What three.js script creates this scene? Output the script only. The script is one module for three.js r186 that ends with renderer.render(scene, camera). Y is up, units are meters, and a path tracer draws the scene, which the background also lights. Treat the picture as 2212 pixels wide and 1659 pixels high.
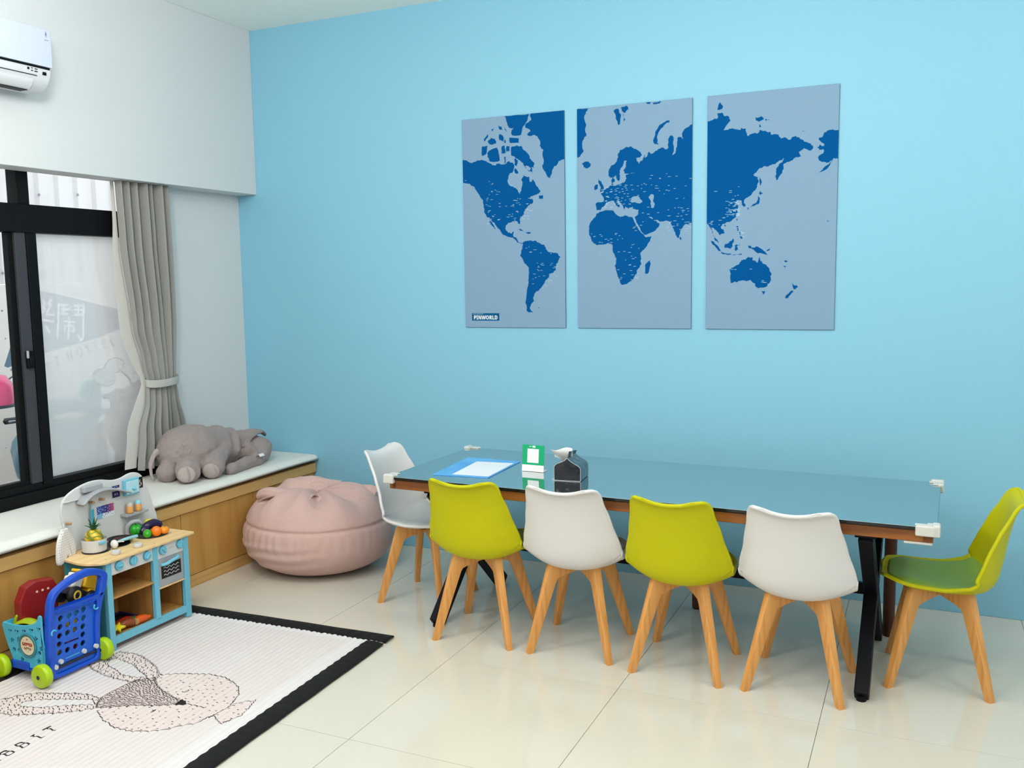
import * as THREE from 'three';
import { RoundedBoxGeometry } from 'three/addons/geometries/RoundedBoxGeometry.js';
import { mergeGeometries, mergeVertices, toCreasedNormals } from 'three/addons/utils/BufferGeometryUtils.js';
import { MarchingCubes } from 'three/addons/objects/MarchingCubes.js';
import { RectAreaLightUniformsLib } from 'three/addons/lights/RectAreaLightUniformsLib.js';
import { ImprovedNoise } from 'three/addons/math/ImprovedNoise.js';

RectAreaLightUniformsLib.init();

// ---------------------------------------------------------------- camera
// The blue wall is z = 0, the window wall is x = 0, the floor is y = 0; the camera stands at z = 5.
const scene = new THREE.Scene();
const camera = new THREE.PerspectiveCamera(45.565, 2212 / 1659, 0.05, 100);
camera.position.set(4.30, 1.6985, 4.997);
camera.rotation.order = 'YXZ';
camera.rotation.set(-0.11125542, 0.42685231, -0.0150703);
scene.add(camera);

// ---------------------------------------------------------------- sky, lamps, exposure
scene.background = new THREE.Color(0.93, 0.97, 1.0);
scene.backgroundIntensity = 2.1;
const LAMP = 3.3;                         // candela of each pendant globe
const LAMP_COLOR = new THREE.Color(1.0, 0.985, 0.95);
const LAMP_SPOTS = [[1.5, 2.7], [2.6, 3.9], [3.4, 2.05], [5.3, 1.9], [7.2, 1.9], [1.5, 5.2], [3.4, 5.2], [5.3, 5.2], [7.2, 5.2]];
const LAMP_Y = 2.88;

const renderer = new THREE.WebGLRenderer({ antialias: true });
renderer.toneMapping = THREE.LinearToneMapping;
renderer.toneMappingExposure = 0.84;
renderer.outputColorSpace = THREE.SRGBColorSpace;
renderer.shadowMap.enabled = true;

// ---------------------------------------------------------------- helpers
let seedState = 12345;
function rnd() { seedState = (seedState * 1664525 + 1013904223) >>> 0; return seedState / 4294967296; }
function seed(n) { seedState = n >>> 0; }
const rr = (a, b) => a + (b - a) * rnd();
const noise3 = new ImprovedNoise();
const clamp = (x, a = 0, b = 1) => Math.min(b, Math.max(a, x));
const lerp = (a, b, t) => a + (b - a) * t;
const smooth = (a, b, x) => { const t = clamp((x - a) / (b - a)); return t * t * (3 - 2 * t); };
const V = (x, y, z) => new THREE.Vector3(x, y, z);

const usedNames = {};
function numbered(name) {
  const base = name.replace(/_\d{3}$/, '');
  const n = usedNames[base] = (usedNames[base] ?? -1) + 1;
  return n ? base + '_' + String(n).padStart(3, '0') : base;
}
function tag(o, label, category, group) {
  o.userData = { ...o.userData, label, category };
  if (group) o.userData.group = group;
  return o;
}
function thing(name, label, category, [x, y, z] = [0, 0, 0], turn = 0, group) {
  const o = new THREE.Group();
  o.name = numbered(name);
  o.position.set(x, y, z); o.rotation.y = turn;
  scene.add(o);
  return tag(o, label, category, group);
}
function part(name, geometry, material, parent, label) {
  const m = new THREE.Mesh(geometry, material);
  m.name = parent === scene ? numbered(name) : name;
  m.castShadow = m.receiveShadow = true;
  if (label) m.userData.label = label;
  parent.add(m);
  return m;
}
function structure(name) {
  const o = new THREE.Group(); o.name = name; o.userData.kind = 'structure'; scene.add(o); return o;
}
function copyOf(o, label, [x, y, z], turn) {
  const c = o.clone(); c.name = numbered(o.name); c.userData = { ...o.userData, label };
  c.position.set(x, y, z); if (turn !== undefined) c.rotation.set(0, turn, 0);
  scene.add(c); return c;
}
// geometry helpers -------------------------------------------------------
function at(g, x, y, z, rx = 0, ry = 0, rz = 0) {
  if (rx) g.rotateX(rx); if (ry) g.rotateY(ry); if (rz) g.rotateZ(rz);
  g.translate(x, y, z); return g;
}
// box given by its extents, with small rounded edges, and uv in metres
function ext(x0, x1, y0, y1, z0, z1, r = 0.002, seg = 1) {
  const w = Math.abs(x1 - x0), h = Math.abs(y1 - y0), d = Math.abs(z1 - z0);
  const g = r > 0 ? new RoundedBoxGeometry(w, h, d, seg, Math.min(r, w / 2.01, h / 2.01, d / 2.01)) : new THREE.BoxGeometry(w, h, d);
  g.translate((x0 + x1) / 2, (y0 + y1) / 2, (z0 + z1) / 2);
  return uvMetres(g);
}
function box(w, h, d, r = 0.002, seg = 1) { return ext(-w / 2, w / 2, -h / 2, h / 2, -d / 2, d / 2, r, seg); }
function uvMetres(g, s = 1, turn = false) {
  const p = g.attributes.position, n = g.attributes.normal, uv = new Float32Array(p.count * 2);
  for (let i = 0; i < p.count; i++) {
    const ax = Math.abs(n.getX(i)), ay = Math.abs(n.getY(i)), az = Math.abs(n.getZ(i));
    let u, v;
    if (ax >= ay && ax >= az) { u = p.getZ(i); v = p.getY(i); }
    else if (ay >= az) { u = p.getX(i); v = p.getZ(i); }
    else { u = p.getX(i); v = p.getY(i); }
    if (turn) [u, v] = [v, u];
    uv[2 * i] = u * s; uv[2 * i + 1] = v * s;
  }
  g.setAttribute('uv', new THREE.BufferAttribute(uv, 2));
  return g;
}
function bar(a, b, w, d, r = 0.003) {           // square bar between two points; w along x-ish, d the other way
  const A = V(...a), B = V(...b), L = A.distanceTo(B);
  const g = new RoundedBoxGeometry(w, L, d, 1, Math.min(r, w / 2.1, d / 2.1));
  uvMetres(g);
  const q = new THREE.Quaternion().setFromUnitVectors(V(0, 1, 0), B.clone().sub(A).normalize());
  g.applyQuaternion(q); g.translate((A.x + B.x) / 2, (A.y + B.y) / 2, (A.z + B.z) / 2);
  return g;
}
function tube(points, r, seg = 24, radial = 8, closed = false) {
  const c = new THREE.CatmullRomCurve3(points.map((p) => V(...p)), closed);
  return new THREE.TubeGeometry(c, seg, r, radial, closed);
}
// tube whose radius changes along its length, with rounded closed ends
function limb(points, radii, seg = 24, radial = 14) {
  const c = new THREE.CatmullRomCurve3(points.map((p) => V(...p)));
  const fr = c.computeFrenetFrames(seg, false), pos = [], idx = [];
  const R = (t) => { const k = t * (radii.length - 1), i = Math.min(Math.floor(k), radii.length - 2); return lerp(radii[i], radii[i + 1], smooth(0, 1, k - i)); };
  for (let i = 0; i <= seg; i++) {
    const t = i / seg, p = c.getPointAt(t), r = R(t);
    for (let j = 0; j < radial; j++) {
      const a = j / radial * Math.PI * 2;
      const q = p.clone().addScaledVector(fr.normals[i], Math.cos(a) * r).addScaledVector(fr.binormals[i], Math.sin(a) * r);
      pos.push(q.x, q.y, q.z);
    }
  }
  for (let i = 0; i < seg; i++) for (let j = 0; j < radial; j++) {
    const a = i * radial + j, b = i * radial + (j + 1) % radial, d = a + radial, e = b + radial;
    idx.push(a, b, d, b, e, d);
  }
  for (const [row, s] of [[0, -1], [seg, 1]]) {
    const t = row / seg, p = c.getPointAt(t), tan = c.getTangentAt(t), k = pos.length / 3;
    const q = p.clone().addScaledVector(tan, s * R(t) * 0.55); pos.push(q.x, q.y, q.z);
    for (let j = 0; j < radial; j++) { const a = row * radial + j, b = row * radial + (j + 1) % radial; s < 0 ? idx.push(a, k, b) : idx.push(a, b, k); }
  }
  const g = new THREE.BufferGeometry();
  g.setAttribute('position', new THREE.Float32BufferAttribute(pos, 3)); g.setIndex(idx); g.computeVertexNormals();
  return uvMetres(g);
}
function lathe(profile, seg = 32) { return new THREE.LatheGeometry(profile.map(([r, y]) => new THREE.Vector2(r, y)), seg); }
function ball(r, x = 0, y = 0, z = 0, sx = 1, sy = 1, sz = 1, seg = 20) {
  const g = new THREE.SphereGeometry(r, seg, Math.round(seg * 0.7)); g.scale(sx, sy, sz); g.translate(x, y, z); return g;
}
function cyl(r0, r1, h, x = 0, y = 0, z = 0, seg = 24) { const g = new THREE.CylinderGeometry(r1, r0, h, seg); g.translate(x, y, z); return g; }
function plainGeo(g) { const k = g.index ? g.toNonIndexed() : g.clone(); for (const n of Object.keys(k.attributes)) if (!['position', 'normal', 'uv'].includes(n)) k.deleteAttribute(n); if (!k.attributes.uv) uvMetres(k); return k; }
function join(...gs) { return mergeGeometries(gs.flat().map(plainGeo)); }
function extrude(points, depth, bevel = 0.002, holes = [], curveSegments = 12, bevelSegments = 2) {
  const s = points instanceof THREE.Shape ? points : new THREE.Shape(points.map(([x, y]) => new THREE.Vector2(x, y)));
  for (const h of holes) s.holes.push(h instanceof THREE.Path ? h : new THREE.Path(h.map(([x, y]) => new THREE.Vector2(x, y))));
  const g = new THREE.ExtrudeGeometry(s, { depth: Math.max(depth - 2 * bevel, 1e-4), bevelEnabled: bevel > 0, bevelThickness: bevel, bevelSize: bevel, bevelOffset: -bevel, bevelSegments, curveSegments });
  g.translate(0, 0, bevel); return uvMetres(g);
}
// an outline drawn in (z, y), stood up at x: the swap of axes mirrors the mesh, so its triangles are turned round
function standUp(g, x) {
  const k = g.index ? g.toNonIndexed() : g;
  k.applyMatrix4(new THREE.Matrix4().set(0, 0, 1, x, 0, 1, 0, 0, 1, 0, 0, 0, 0, 0, 0, 1));
  for (const n of Object.keys(k.attributes)) { const a = k.attributes[n]; for (let i = 0; i < a.count; i += 3) for (let c = 0; c < a.itemSize; c++) { const t = a.array[(i + 1) * a.itemSize + c]; a.array[(i + 1) * a.itemSize + c] = a.array[(i + 2) * a.itemSize + c]; a.array[(i + 2) * a.itemSize + c] = t; } }
  k.computeVertexNormals();
  return uvMetres(k);
}
function circlePath(x, y, r, n = 20) { const out = []; for (let i = 0; i < n; i++) out.push([x + r * Math.cos(-i / n * 6.28318), y + r * Math.sin(-i / n * 6.28318)]); return out; }
// sheet with thickness: P(u, v) is the middle surface; its rim is rounded
function sheet(P, nu, nv, th) {
  const e = 1e-3, pos = [], idx = [], pts = [], nor = [], T = typeof th === 'function' ? th : () => th;
  for (let i = 0; i <= nu; i++) for (let j = 0; j <= nv; j++) {
    const u = i / nu, v = j / nv, p = P(u, v);
    const du = P(Math.min(u + e, 1), v).sub(P(Math.max(u - e, 0), v)), dv = P(u, Math.min(v + e, 1)).sub(P(u, Math.max(v - e, 0)));
    pts.push(p); nor.push(du.cross(dv).normalize());
  }
  const W = nv + 1, N = pts.length;
  for (const s of [1, -1]) for (let k = 0; k < N; k++) { const t = T(Math.floor(k / W) / nu, (k % W) / nv) / 2; const q = pts[k].clone().addScaledVector(nor[k], s * t); pos.push(q.x, q.y, q.z); }
  for (let i = 0; i < nu; i++) for (let j = 0; j < nv; j++) {
    const a = i * W + j, b = a + 1, c = a + W, d = c + 1;
    idx.push(a, c, b, b, c, d, N + a, N + b, N + c, N + b, N + d, N + c);
  }
  const loop = [];
  for (let j = 0; j < nv; j++) loop.push(j);
  for (let i = 0; i < nu; i++) loop.push(i * W + nv);
  for (let j = nv; j > 0; j--) loop.push(nu * W + j);
  for (let i = nu; i > 0; i--) loop.push(i * W);
  const base = pos.length / 3;
  loop.forEach((k, m) => {
    const i = Math.floor(k / W), j = k % W, ii = i === 0 ? 1 : i === nu ? nu - 1 : i, jj = j === 0 ? 1 : j === nv ? nv - 1 : j;
    const out = pts[k].clone().sub(pts[ii * W + jj]).normalize();
    const q = pts[k].clone().addScaledVector(out, T(i / nu, j / nv) / 2); pos.push(q.x, q.y, q.z);
  });
  loop.forEach((k, m) => {
    const k2 = loop[(m + 1) % loop.length], r1 = base + m, r2 = base + (m + 1) % loop.length;
    idx.push(k, k2, r1, k2, r2, r1, N + k, r1, N + k2, N + k2, r1, r2);
  });
  const g = new THREE.BufferGeometry();
  g.setAttribute('position', new THREE.Float32BufferAttribute(pos, 3)); g.setIndex(idx); g.computeVertexNormals();
  return uvMetres(g);
}
// textures ---------------------------------------------------------------
function canvasTexture(w, h, draw, repeat) {
  const c = document.createElement('canvas'); c.width = w; c.height = h;
  draw(c.getContext('2d'), w, h);
  const t = new THREE.CanvasTexture(c); t.colorSpace = THREE.SRGBColorSpace; t.anisotropy = 8;
  if (repeat) t.wrapS = t.wrapT = THREE.RepeatWrapping;
  return t;
}
function dataTexture(n, fn, srgb = true, m = n) {
  const d = new Uint8Array(n * m * 4);
  for (let y = 0; y < m; y++) for (let x = 0; x < n; x++) {
    const c = fn(x / n, y / m), k = (y * n + x) * 4;
    if (typeof c === 'number') { d[k] = d[k + 1] = d[k + 2] = clamp(c) * 255; } else { d[k] = clamp(c[0]) * 255; d[k + 1] = clamp(c[1]) * 255; d[k + 2] = clamp(c[2]) * 255; }
    d[k + 3] = 255;
  }
  const t = new THREE.DataTexture(d, n, m); t.colorSpace = srgb ? THREE.SRGBColorSpace : THREE.NoColorSpace;
  t.wrapS = t.wrapT = THREE.RepeatWrapping; t.magFilter = THREE.LinearFilter; t.minFilter = THREE.LinearMipmapLinearFilter; t.generateMipmaps = true; t.needsUpdate = true;
  return t;
}
// noise that tiles over the unit square with nx, ny periods
function tileNoise(u, v, nx, ny, z = 0) {
  const f = (a, b) => noise3.noise(a * nx, b * ny, z + 7.3);
  const a = f(u, v), b = f(u - 1, v), c = f(u, v - 1), d = f(u - 1, v - 1);
  return lerp(lerp(a, b, u), lerp(c, d, u), v);
}
const sized = (t, su, sv = su) => { const c = t.clone(); c.repeat.set(1 / su, 1 / sv); c.needsUpdate = true; return c; };
function woodTexture(c1, c2, rings = 9, seedZ = 0, n = 512) {   // grain runs along v
  return dataTexture(n, (u, v) => {
    const warp = tileNoise(u, v, 3, 1, seedZ) * 0.9 + tileNoise(u, v, 8, 2, seedZ + 3) * 0.25;
    const ring = 0.5 + 0.5 * Math.sin((u * rings + warp * 1.6) * 6.28318);
    const fine = 0.5 + 0.5 * tileNoise(u, v, 90, 5, seedZ + 9), mid = 0.5 + 0.5 * tileNoise(u, v, 26, 2, seedZ + 5);
    const k = clamp(0.42 * Math.pow(ring, 1.6) + 0.28 * fine + 0.3 * mid);
    return [lerp(c1[0], c2[0], k) / 255, lerp(c1[1], c2[1], k) / 255, lerp(c1[2], c2[2], k) / 255];
  });
}
const weaveBump = dataTexture(128, (u, v) => 0.5 + 0.25 * Math.sin(u * 6.28318 * 32) * Math.sin(v * 6.28318 * 32) + 0.25 * tileNoise(u, v, 24, 24, 2), false);
const fineBump = dataTexture(256, (u, v) => 0.5 + 0.5 * tileNoise(u, v, 60, 60, 4), false);

function std(color, roughness = 0.6, more = {}) { return new THREE.MeshStandardMaterial({ color, roughness, metalness: 0, ...more }); }
function phys(color, roughness = 0.4, more = {}) { return new THREE.MeshPhysicalMaterial({ color, roughness, metalness: 0, ...more }); }
const lin = (r, g, b) => new THREE.Color().setRGB(r, g, b);

// ---------------------------------------------------------------- the room
const ROOM_X = 8.6, ROOM_Z = 7.6, ROOM_H = 3.37, TH = 0.2;
const M = {};
M.blueWall = std(lin(0.238, 0.53, 0.70), 0.55, { bumpMap: sized(fineBump, 0.35), bumpScale: 0.0004 });
M.whiteWall = std(lin(0.65, 0.67, 0.685), 0.6, { bumpMap: sized(fineBump, 0.35), bumpScale: 0.0004 });
M.ceiling = std(lin(0.86, 0.92, 0.88), 0.8);
M.blackFrame = phys(lin(0.003, 0.0032, 0.004), 0.5, { specularIntensity: 0.35 });
M.greyFrame = phys(lin(0.045, 0.048, 0.058), 0.5, { specularIntensity: 0.5 });
M.glass = new THREE.MeshPhysicalMaterial({ color: 0xffffff, roughness: 0, transmission: 1, thickness: 0, ior: 1.5 });
M.grout = std(lin(0.40, 0.37, 0.31), 0.8);
const tileTex = dataTexture(512, (u, v) => {
  const a = tileNoise(u, v, 3, 3, 1) * 0.5 + tileNoise(u, v, 9, 9, 2) * 0.3 + tileNoise(u, v, 60, 60, 3) * 0.2;
  return [0.84 + a * 0.03, 0.815 + a * 0.03, 0.765 + a * 0.034];
});
M.tile = phys(0xffffff, 0.09, { map: sized(tileTex, 1.7), ior: 1.5, specularIntensity: 0.9 });

// floor: polished 80 cm tiles on a bed, each its own piece
{
  const floor = structure('floor');
  part('floor_bed', ext(-TH, ROOM_X + TH, -0.16, -0.004, -TH, ROOM_Z + TH, 0), M.grout, floor);
  const xs = [0], zs = [0];
  for (let x = 2.371 - 0.8 * 3; x < ROOM_X + 0.2; x += 0.8) if (x > 0.02) xs.push(Math.min(x, ROOM_X));
  for (let z = 0.685; z < ROOM_Z; z += 0.8) zs.push(z);
  zs.push(ROOM_Z);
  if (xs[xs.length - 1] < ROOM_X) xs.push(ROOM_X);
  const g = 0.0011;
  for (let i = 0; i + 1 < xs.length; i++) for (let j = 0; j + 1 < zs.length; j++)
    part('floor_tile', ext(xs[i] + g, xs[i + 1] - g, -0.004, 0, zs[j] + g, zs[j + 1] - g, 0.0008), M.tile, floor);
}
// ceiling with thickness
{
  const c = structure('ceiling');
  part('ceiling_slab', ext(-TH, ROOM_X + TH, ROOM_H, ROOM_H + 0.2, -TH, ROOM_Z + TH, 0), M.ceiling, c);
}
// blue wall
{
  const w = structure('wall_back');
  part('wall_panel', ext(-TH, ROOM_X + TH, 0, ROOM_H, -TH, 0, 0), M.blueWall, w);
}
// right wall and the wall behind the camera close the room
{
  const w = structure('wall_right');
  part('wall_panel', ext(ROOM_X, ROOM_X + TH, 0, ROOM_H, 0, ROOM_Z, 0), M.whiteWall, w);
  const f = structure('wall_front');
  part('wall_panel', ext(0, ROOM_X, 0, ROOM_H, ROOM_Z, ROOM_Z + TH, 0), M.whiteWall, f);
}
// window wall with its opening, and the deep beam over it
const WIN = { z0: 0.74, z1: 3.62, y0: 0.554, y1: 2.42 };
{
  const w = structure('wall_left');
  part('wall_panel', ext(-TH, 0, 0, ROOM_H, 0, WIN.z0, 0), M.whiteWall, w);
  part('wall_panel', ext(-TH, 0, 0, ROOM_H, WIN.z1, ROOM_Z, 0), M.whiteWall, w);
  part('wall_panel', ext(-TH, 0, WIN.y1, ROOM_H, WIN.z0, WIN.z1, 0), M.whiteWall, w);
  part('wall_panel', ext(-TH, 0, 0, WIN.y0, WIN.z0, WIN.z1, 0), M.whiteWall, w);
  part('beam', ext(0, 0.16, 2.306, ROOM_H, 0, ROOM_Z, 0.003), M.whiteWall, structure('trim_2'));
}
// pendant globes (they hang above the upper edge of the frame)
M.lampGlow = new THREE.MeshStandardMaterial({ color: 0xffffff, emissive: LAMP_COLOR, emissiveIntensity: 2.0, roughness: 0.5 });
M.lampMetal = std(lin(0.7, 0.7, 0.7), 0.35);
LAMP_SPOTS.forEach(([x, z], i) => {
  const where = ['over the rug', 'over the near edge of the rug', 'over the table, left', 'over the table, right', 'in the far right', 'behind the rug', 'behind the camera, left', 'behind the camera, right', 'in the rear right'][i];
  const t = thing('pendant_lamp', `round white glass pendant lamp ${where} of the room`, 'lamp', [x, LAMP_Y, z], 0, 'white pendant globes');
  part('globe', ball(0.15, 0, 0, 0, 1, 1, 1, 32), M.lampGlow, t);
  part('stem', cyl(0.008, 0.008, ROOM_H - LAMP_Y - 0.16, 0, 0.15 + (ROOM_H - LAMP_Y - 0.16) / 2, 0, 12), M.lampMetal, t);
  part('ceiling_rose', lathe([[0, ROOM_H - LAMP_Y - 0.03], [0.05, ROOM_H - LAMP_Y - 0.025], [0.055, ROOM_H - LAMP_Y], [0, ROOM_H - LAMP_Y]], 24), M.lampMetal, t);
  const L = new THREE.PointLight(LAMP_COLOR, LAMP * (x < 2 ? 1.3 : x > 5 ? 0.72 : 1), 0, 2);
  L.position.set(x, LAMP_Y, z); L.castShadow = true; L.shadow.radius = 7.5; L.name = 'lamp_light'; scene.add(L);
});
// ---------------------------------------------------------------- dining table
const TABLE_AT = [3.133, 0, 0.812], TABLE_TURN = -0.0284, TL = 1.239, TW = 0.4285;
M.tableWood = std(0xffffff, 0.45, { map: sized(woodTexture([176, 106, 38], [92, 46, 14], 5, 21), 0.5, 1.0) });
M.darkGlass = new THREE.MeshPhysicalMaterial({ color: lin(0.56, 0.60, 0.61), metalness: 1, roughness: 0.035 });
M.glassEdge = std(lin(0.006, 0.008, 0.01), 0.2);
M.blackSteel = phys(lin(0.003, 0.0035, 0.007), 0.5, { specularIntensity: 0.3 });
M.beech = phys(0xffffff, 0.42, { map: sized(woodTexture([238, 176, 104], [208, 138, 64], 4, 5), 0.16, 0.5), clearcoat: 0.25, clearcoatRoughness: 0.35 });
M.darkPost = std(0xffffff, 0.5, { map: sized(woodTexture([96, 44, 22], [58, 24, 12], 4, 31), 0.2, 0.6) });
M.whitePlastic = phys(lin(0.64, 0.62, 0.58), 0.4);
const tableSpot = (x, y, z) => V(x, y, z).applyAxisAngle(V(0, 1, 0), TABLE_TURN).add(V(...TABLE_AT));
{
  const t = thing('dining_table', 'long dining table with a dark mirror-like glass top on crossed black steel legs', 'table', TABLE_AT, TABLE_TURN);
  const wood = join(
    uvMetres(ext(-TL + 0.02, TL - 0.02, 0.688, 0.732, TW - 0.05, TW - 0.012, 0.003), 1, true),
    uvMetres(ext(-TL + 0.02, TL - 0.02, 0.688, 0.732, -TW + 0.012, -TW + 0.05, 0.003), 1, true),
    ext(-TL + 0.012, -TL + 0.05, 0.688, 0.732, -TW + 0.012, TW - 0.012, 0.003), ext(TL - 0.05, TL - 0.012, 0.688, 0.732, -TW + 0.012, TW - 0.012, 0.003),
    ext(-TL + 0.04, TL - 0.04, 0.70, 0.730, -TW + 0.04, TW - 0.04, 0));
  part('wooden_top', wood, M.tableWood, t, 'brown stained wooden slab under the glass');
  part('shadow_gap', ext(-TL + 0.03, TL - 0.03, 0.732, 0.737, -TW + 0.02, TW - 0.02, 0), M.glassEdge, t);
  const glass = part('glass_top', ext(-TL + 0.0006, TL - 0.0006, 0.738, 0.75, -TW + 0.0006, TW - 0.0006, 0.0012), M.darkGlass, t, 'dark mirror-like glass sheet');
  part('glass_edge', join(ext(-TL, TL, 0.737, 0.7488, TW - 0.0012, TW, 0), ext(-TL, TL, 0.737, 0.7488, -TW, -TW + 0.0012, 0), ext(-TL, -TL + 0.0012, 0.737, 0.7488, -TW, TW, 0), ext(TL - 0.0012, TL, 0.737, 0.7488, -TW, TW, 0)), M.glassEdge, glass);
  for (const X of [-1.0, 0.985]) {
    for (const [zb, zt] of [[0.375, -0.345], [-0.345, 0.375]]) {
      const leg = part('leg', bar([X, 0.012, zb], [X, 0.688, zt], 0.055, 0.075, 0.004), M.blackSteel, t);
      part('foot_pad', at(cyl(0.02, 0.018, 0.022, 0, 0, 0, 16), X, 0.011, zb), M.blackSteel, leg);
    }
    part('top_plate', ext(X - 0.04, X + 0.04, 0.676, 0.688, -0.39, 0.40, 0.002), M.blackSteel, t);
  }
  part('stretcher', ext(-1.0, 0.985, 0.325, 0.375, 0.0, 0.03, 0.003), M.blackSteel, t);
  for (const X of [1.035, 0.115])
    part('support_post', lathe([[0, 0], [0.024, 0], [0.0265, 0.01], [0.0275, 0.3], [0.0275, 0.688], [0, 0.688]], 20).translate(X, 0, -0.39), M.darkPost, t, 'dark brown round wooden post under the back edge');
}
// white corner guards clipped on the glass
{
  const labels = { '-1,1': 'white plastic corner guard on the table corner next to the left white chair', '1,1': 'white plastic corner guard on the table corner by the green end chair, upper of two',
    '1,-1': 'white plastic corner guard on the right table corner close to the blue wall', '-1,-1': 'white plastic corner guard on the left table corner close to the blue wall' };
  let first;
  for (const [sx, sz] of [[1, 1], [-1, 1], [1, -1], [-1, -1]]) {
    const p = tableSpot(sx * TL, 0, sz * TW), label = labels[sx + ',' + sz];
    const turn = TABLE_TURN + (sx > 0 ? (sz > 0 ? 0 : Math.PI / 2) : (sz > 0 ? -Math.PI / 2 : Math.PI));
    if (first) { copyOf(first, label, [p.x, 0, p.z], turn); continue; }
    first = thing('corner_guard', label, 'corner guard', [p.x, 0, p.z], turn, 'white guards on the table corners');
    part('cap', join(ext(-0.075, 0.012, 0.716, 0.757, -0.016, 0.012, 0.006, 2), ext(-0.018, 0.012, 0.716, 0.763, -0.045, 0.012, 0.008, 2)), M.whitePlastic, first);
    part('lip', join(ext(-0.078, -0.014, 0.7505, 0.7555, -0.034, -0.014, 0.002), ext(-0.034, -0.014, 0.7505, 0.7565, -0.05, -0.014, 0.002)), M.whitePlastic, first);
  }
  const q = tableSpot(TL, 0, TW);
  const low = thing('corner_guard', 'flat white corner guard stuck beneath the wooden slab near the green end chair', 'corner guard', [q.x, 0, q.z], TABLE_TURN);
  part('pad', ext(-0.115, -0.014, 0.677, 0.6875, -0.05, -0.014, 0.003, 2), M.whitePlastic, low);
}
// ---------------------------------------------------------------- chairs
// a chair faces +z; its shell is one curved sheet from the front lip to the top of the back
const chairLine = new THREE.CatmullRomCurve3([
  [0, 0.440, 0.228], [0, 0.442, 0.208], [0, 0.431, 0.165], [0, 0.418, 0.10], [0, 0.406, 0.02], [0, 0.401, -0.06], [0, 0.403, -0.12], [0, 0.420, -0.172], [0, 0.457, -0.203], [0, 0.53, -0.222],
  [0, 0.63, -0.238], [0, 0.70, -0.252], [0, 0.762, -0.265], [0, 0.789, -0.277], [0, 0.804, -0.302]].map((p) => V(...p)));
const CW = [[0, 0.186], [0.12, 0.197], [0.3, 0.214], [0.44, 0.228], [0.54, 0.232], [0.62, 0.224], [0.76, 0.196], [0.9, 0.172], [1, 0.16]];
const CC = [[0, 0.018], [0.12, 0.026], [0.28, 0.04], [0.40, 0.062], [0.50, 0.088], [0.58, 0.092], [0.68, 0.078], [0.80, 0.052], [0.92, 0.022], [1, 0.004]];
const pick = (tab, t) => { let i = 0; while (i < tab.length - 2 && t > tab[i + 1][0]) i++; const k = clamp((t - tab[i][0]) / (tab[i + 1][0] - tab[i][0])); return lerp(tab[i][1], tab[i + 1][1], k * k * (3 - 2 * k) * 0.4 + k * 0.6); };
const CL = chairLine.getLength();
const chairPts = chairLine.getSpacedPoints(400);
function lineAt(t) { const k = clamp(t) * 400, i = Math.min(Math.floor(k), 399); return chairPts[i].clone().lerp(chairPts[i + 1], k - i); }
function shellPoint(t, s) {
  const p = lineAt(t), a = lineAt(t - 0.02), b = lineAt(t + 0.02), tan = b.sub(a).normalize();
  const n = V(0, -tan.z, tan.y);                                     // towards the sitter
  let w = pick(CW, t);
  const r0 = 0.13, d0 = t * CL, r1 = 0.06, d1 = (1 - t) * CL;
  if (d0 < r0) w -= r0 * (1 - Math.sqrt(Math.max(0, 1 - ((r0 - d0) / r0) ** 2))) * 0.80;
  if (d1 < r1) w -= r1 * (1 - Math.sqrt(Math.max(0, 1 - ((r1 - d1) / r1) ** 2))) * 0.85;
  const c = pick(CC, t);
  p.addScaledVector(n, c * Math.pow(Math.abs(s), 2.3));
  p.x += s * w;
  p.y -= 0.020 * (1 - s * s) * smooth(0.86, 1, t);
  return p;
}
const warpT = (u) => { const k = 0.5 - 0.5 * Math.cos(Math.PI * u); return lerp(u, k, 0.6); };
const warpS = (v) => { const k = 2 * v - 1; return lerp(k, Math.sin(k * Math.PI / 2), 0.45); };
const shellGeo = sheet((u, v) => shellPoint(warpT(u), warpS(v)), 44, 24, 0.013);
const shellRim = (() => {                                            // rolled lip along the whole edge
  const pts = [], N = 40;
  for (let i = 0; i <= N; i++) pts.push(shellPoint(lerp(0.02, 0.985, i / N), -0.995));
  for (let i = 1; i < 12; i++) pts.push(shellPoint(0.997, lerp(-0.95, 0.95, i / 12)));
  for (let i = N; i >= 0; i--) pts.push(shellPoint(lerp(0.02, 0.985, i / N), 0.995));
  for (let i = 11; i >= 1; i--) pts.push(shellPoint(0.004, lerp(-0.95, 0.95, i / 12)));
  return uvMetres(new THREE.TubeGeometry(new THREE.CatmullRomCurve3(pts, true, 'catmullrom', 0.3), 220, 0.0085, 8, true));
})();
const padGeo = sheet((u, v) => {
  const t = 0.035 + 0.485 * u, s = (2 * v - 1) * 0.88, e = Math.min(u, 1 - u) * 2, f = 1 - Math.abs(2 * v - 1);
  const edge = smooth(0, 0.32, e) * smooth(0, 0.3, f);
  const corner = Math.min(1, Math.sqrt(Math.max(0, 1 - Math.pow(Math.max(0, 1 - e * 3.2), 2))) * 0.25 + 0.75);
  const p = shellPoint(t, s * corner); p.y += 0.010 + 0.014 * edge; p.z += 0.004 * u; return p;
}, 18, 18, 0.012);
function chairLegGeo() {
  const prof = [[0.252, 0], [0.281, 0], [0.170, 0.395], [0.160, 0.414], [0.10, 0.402], [0.0, 0.394], [0.0, 0.368], [0.09, 0.348], [0.124, 0.336], [0.133, 0.322]];
  const g = extrude(prof, 0.034, 0.004, [], 4, 2);
  g.translate(0, 0, -0.017);
  const p = g.attributes.position;
  for (let i = 0; i < p.count; i++) { const y = p.getY(i); if (y < 0.33 && y > 0.0) p.setZ(i, p.getZ(i) * lerp(0.82, 1.0, y / 0.33)); }
  g.computeVertexNormals();
  return g;
}
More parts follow.
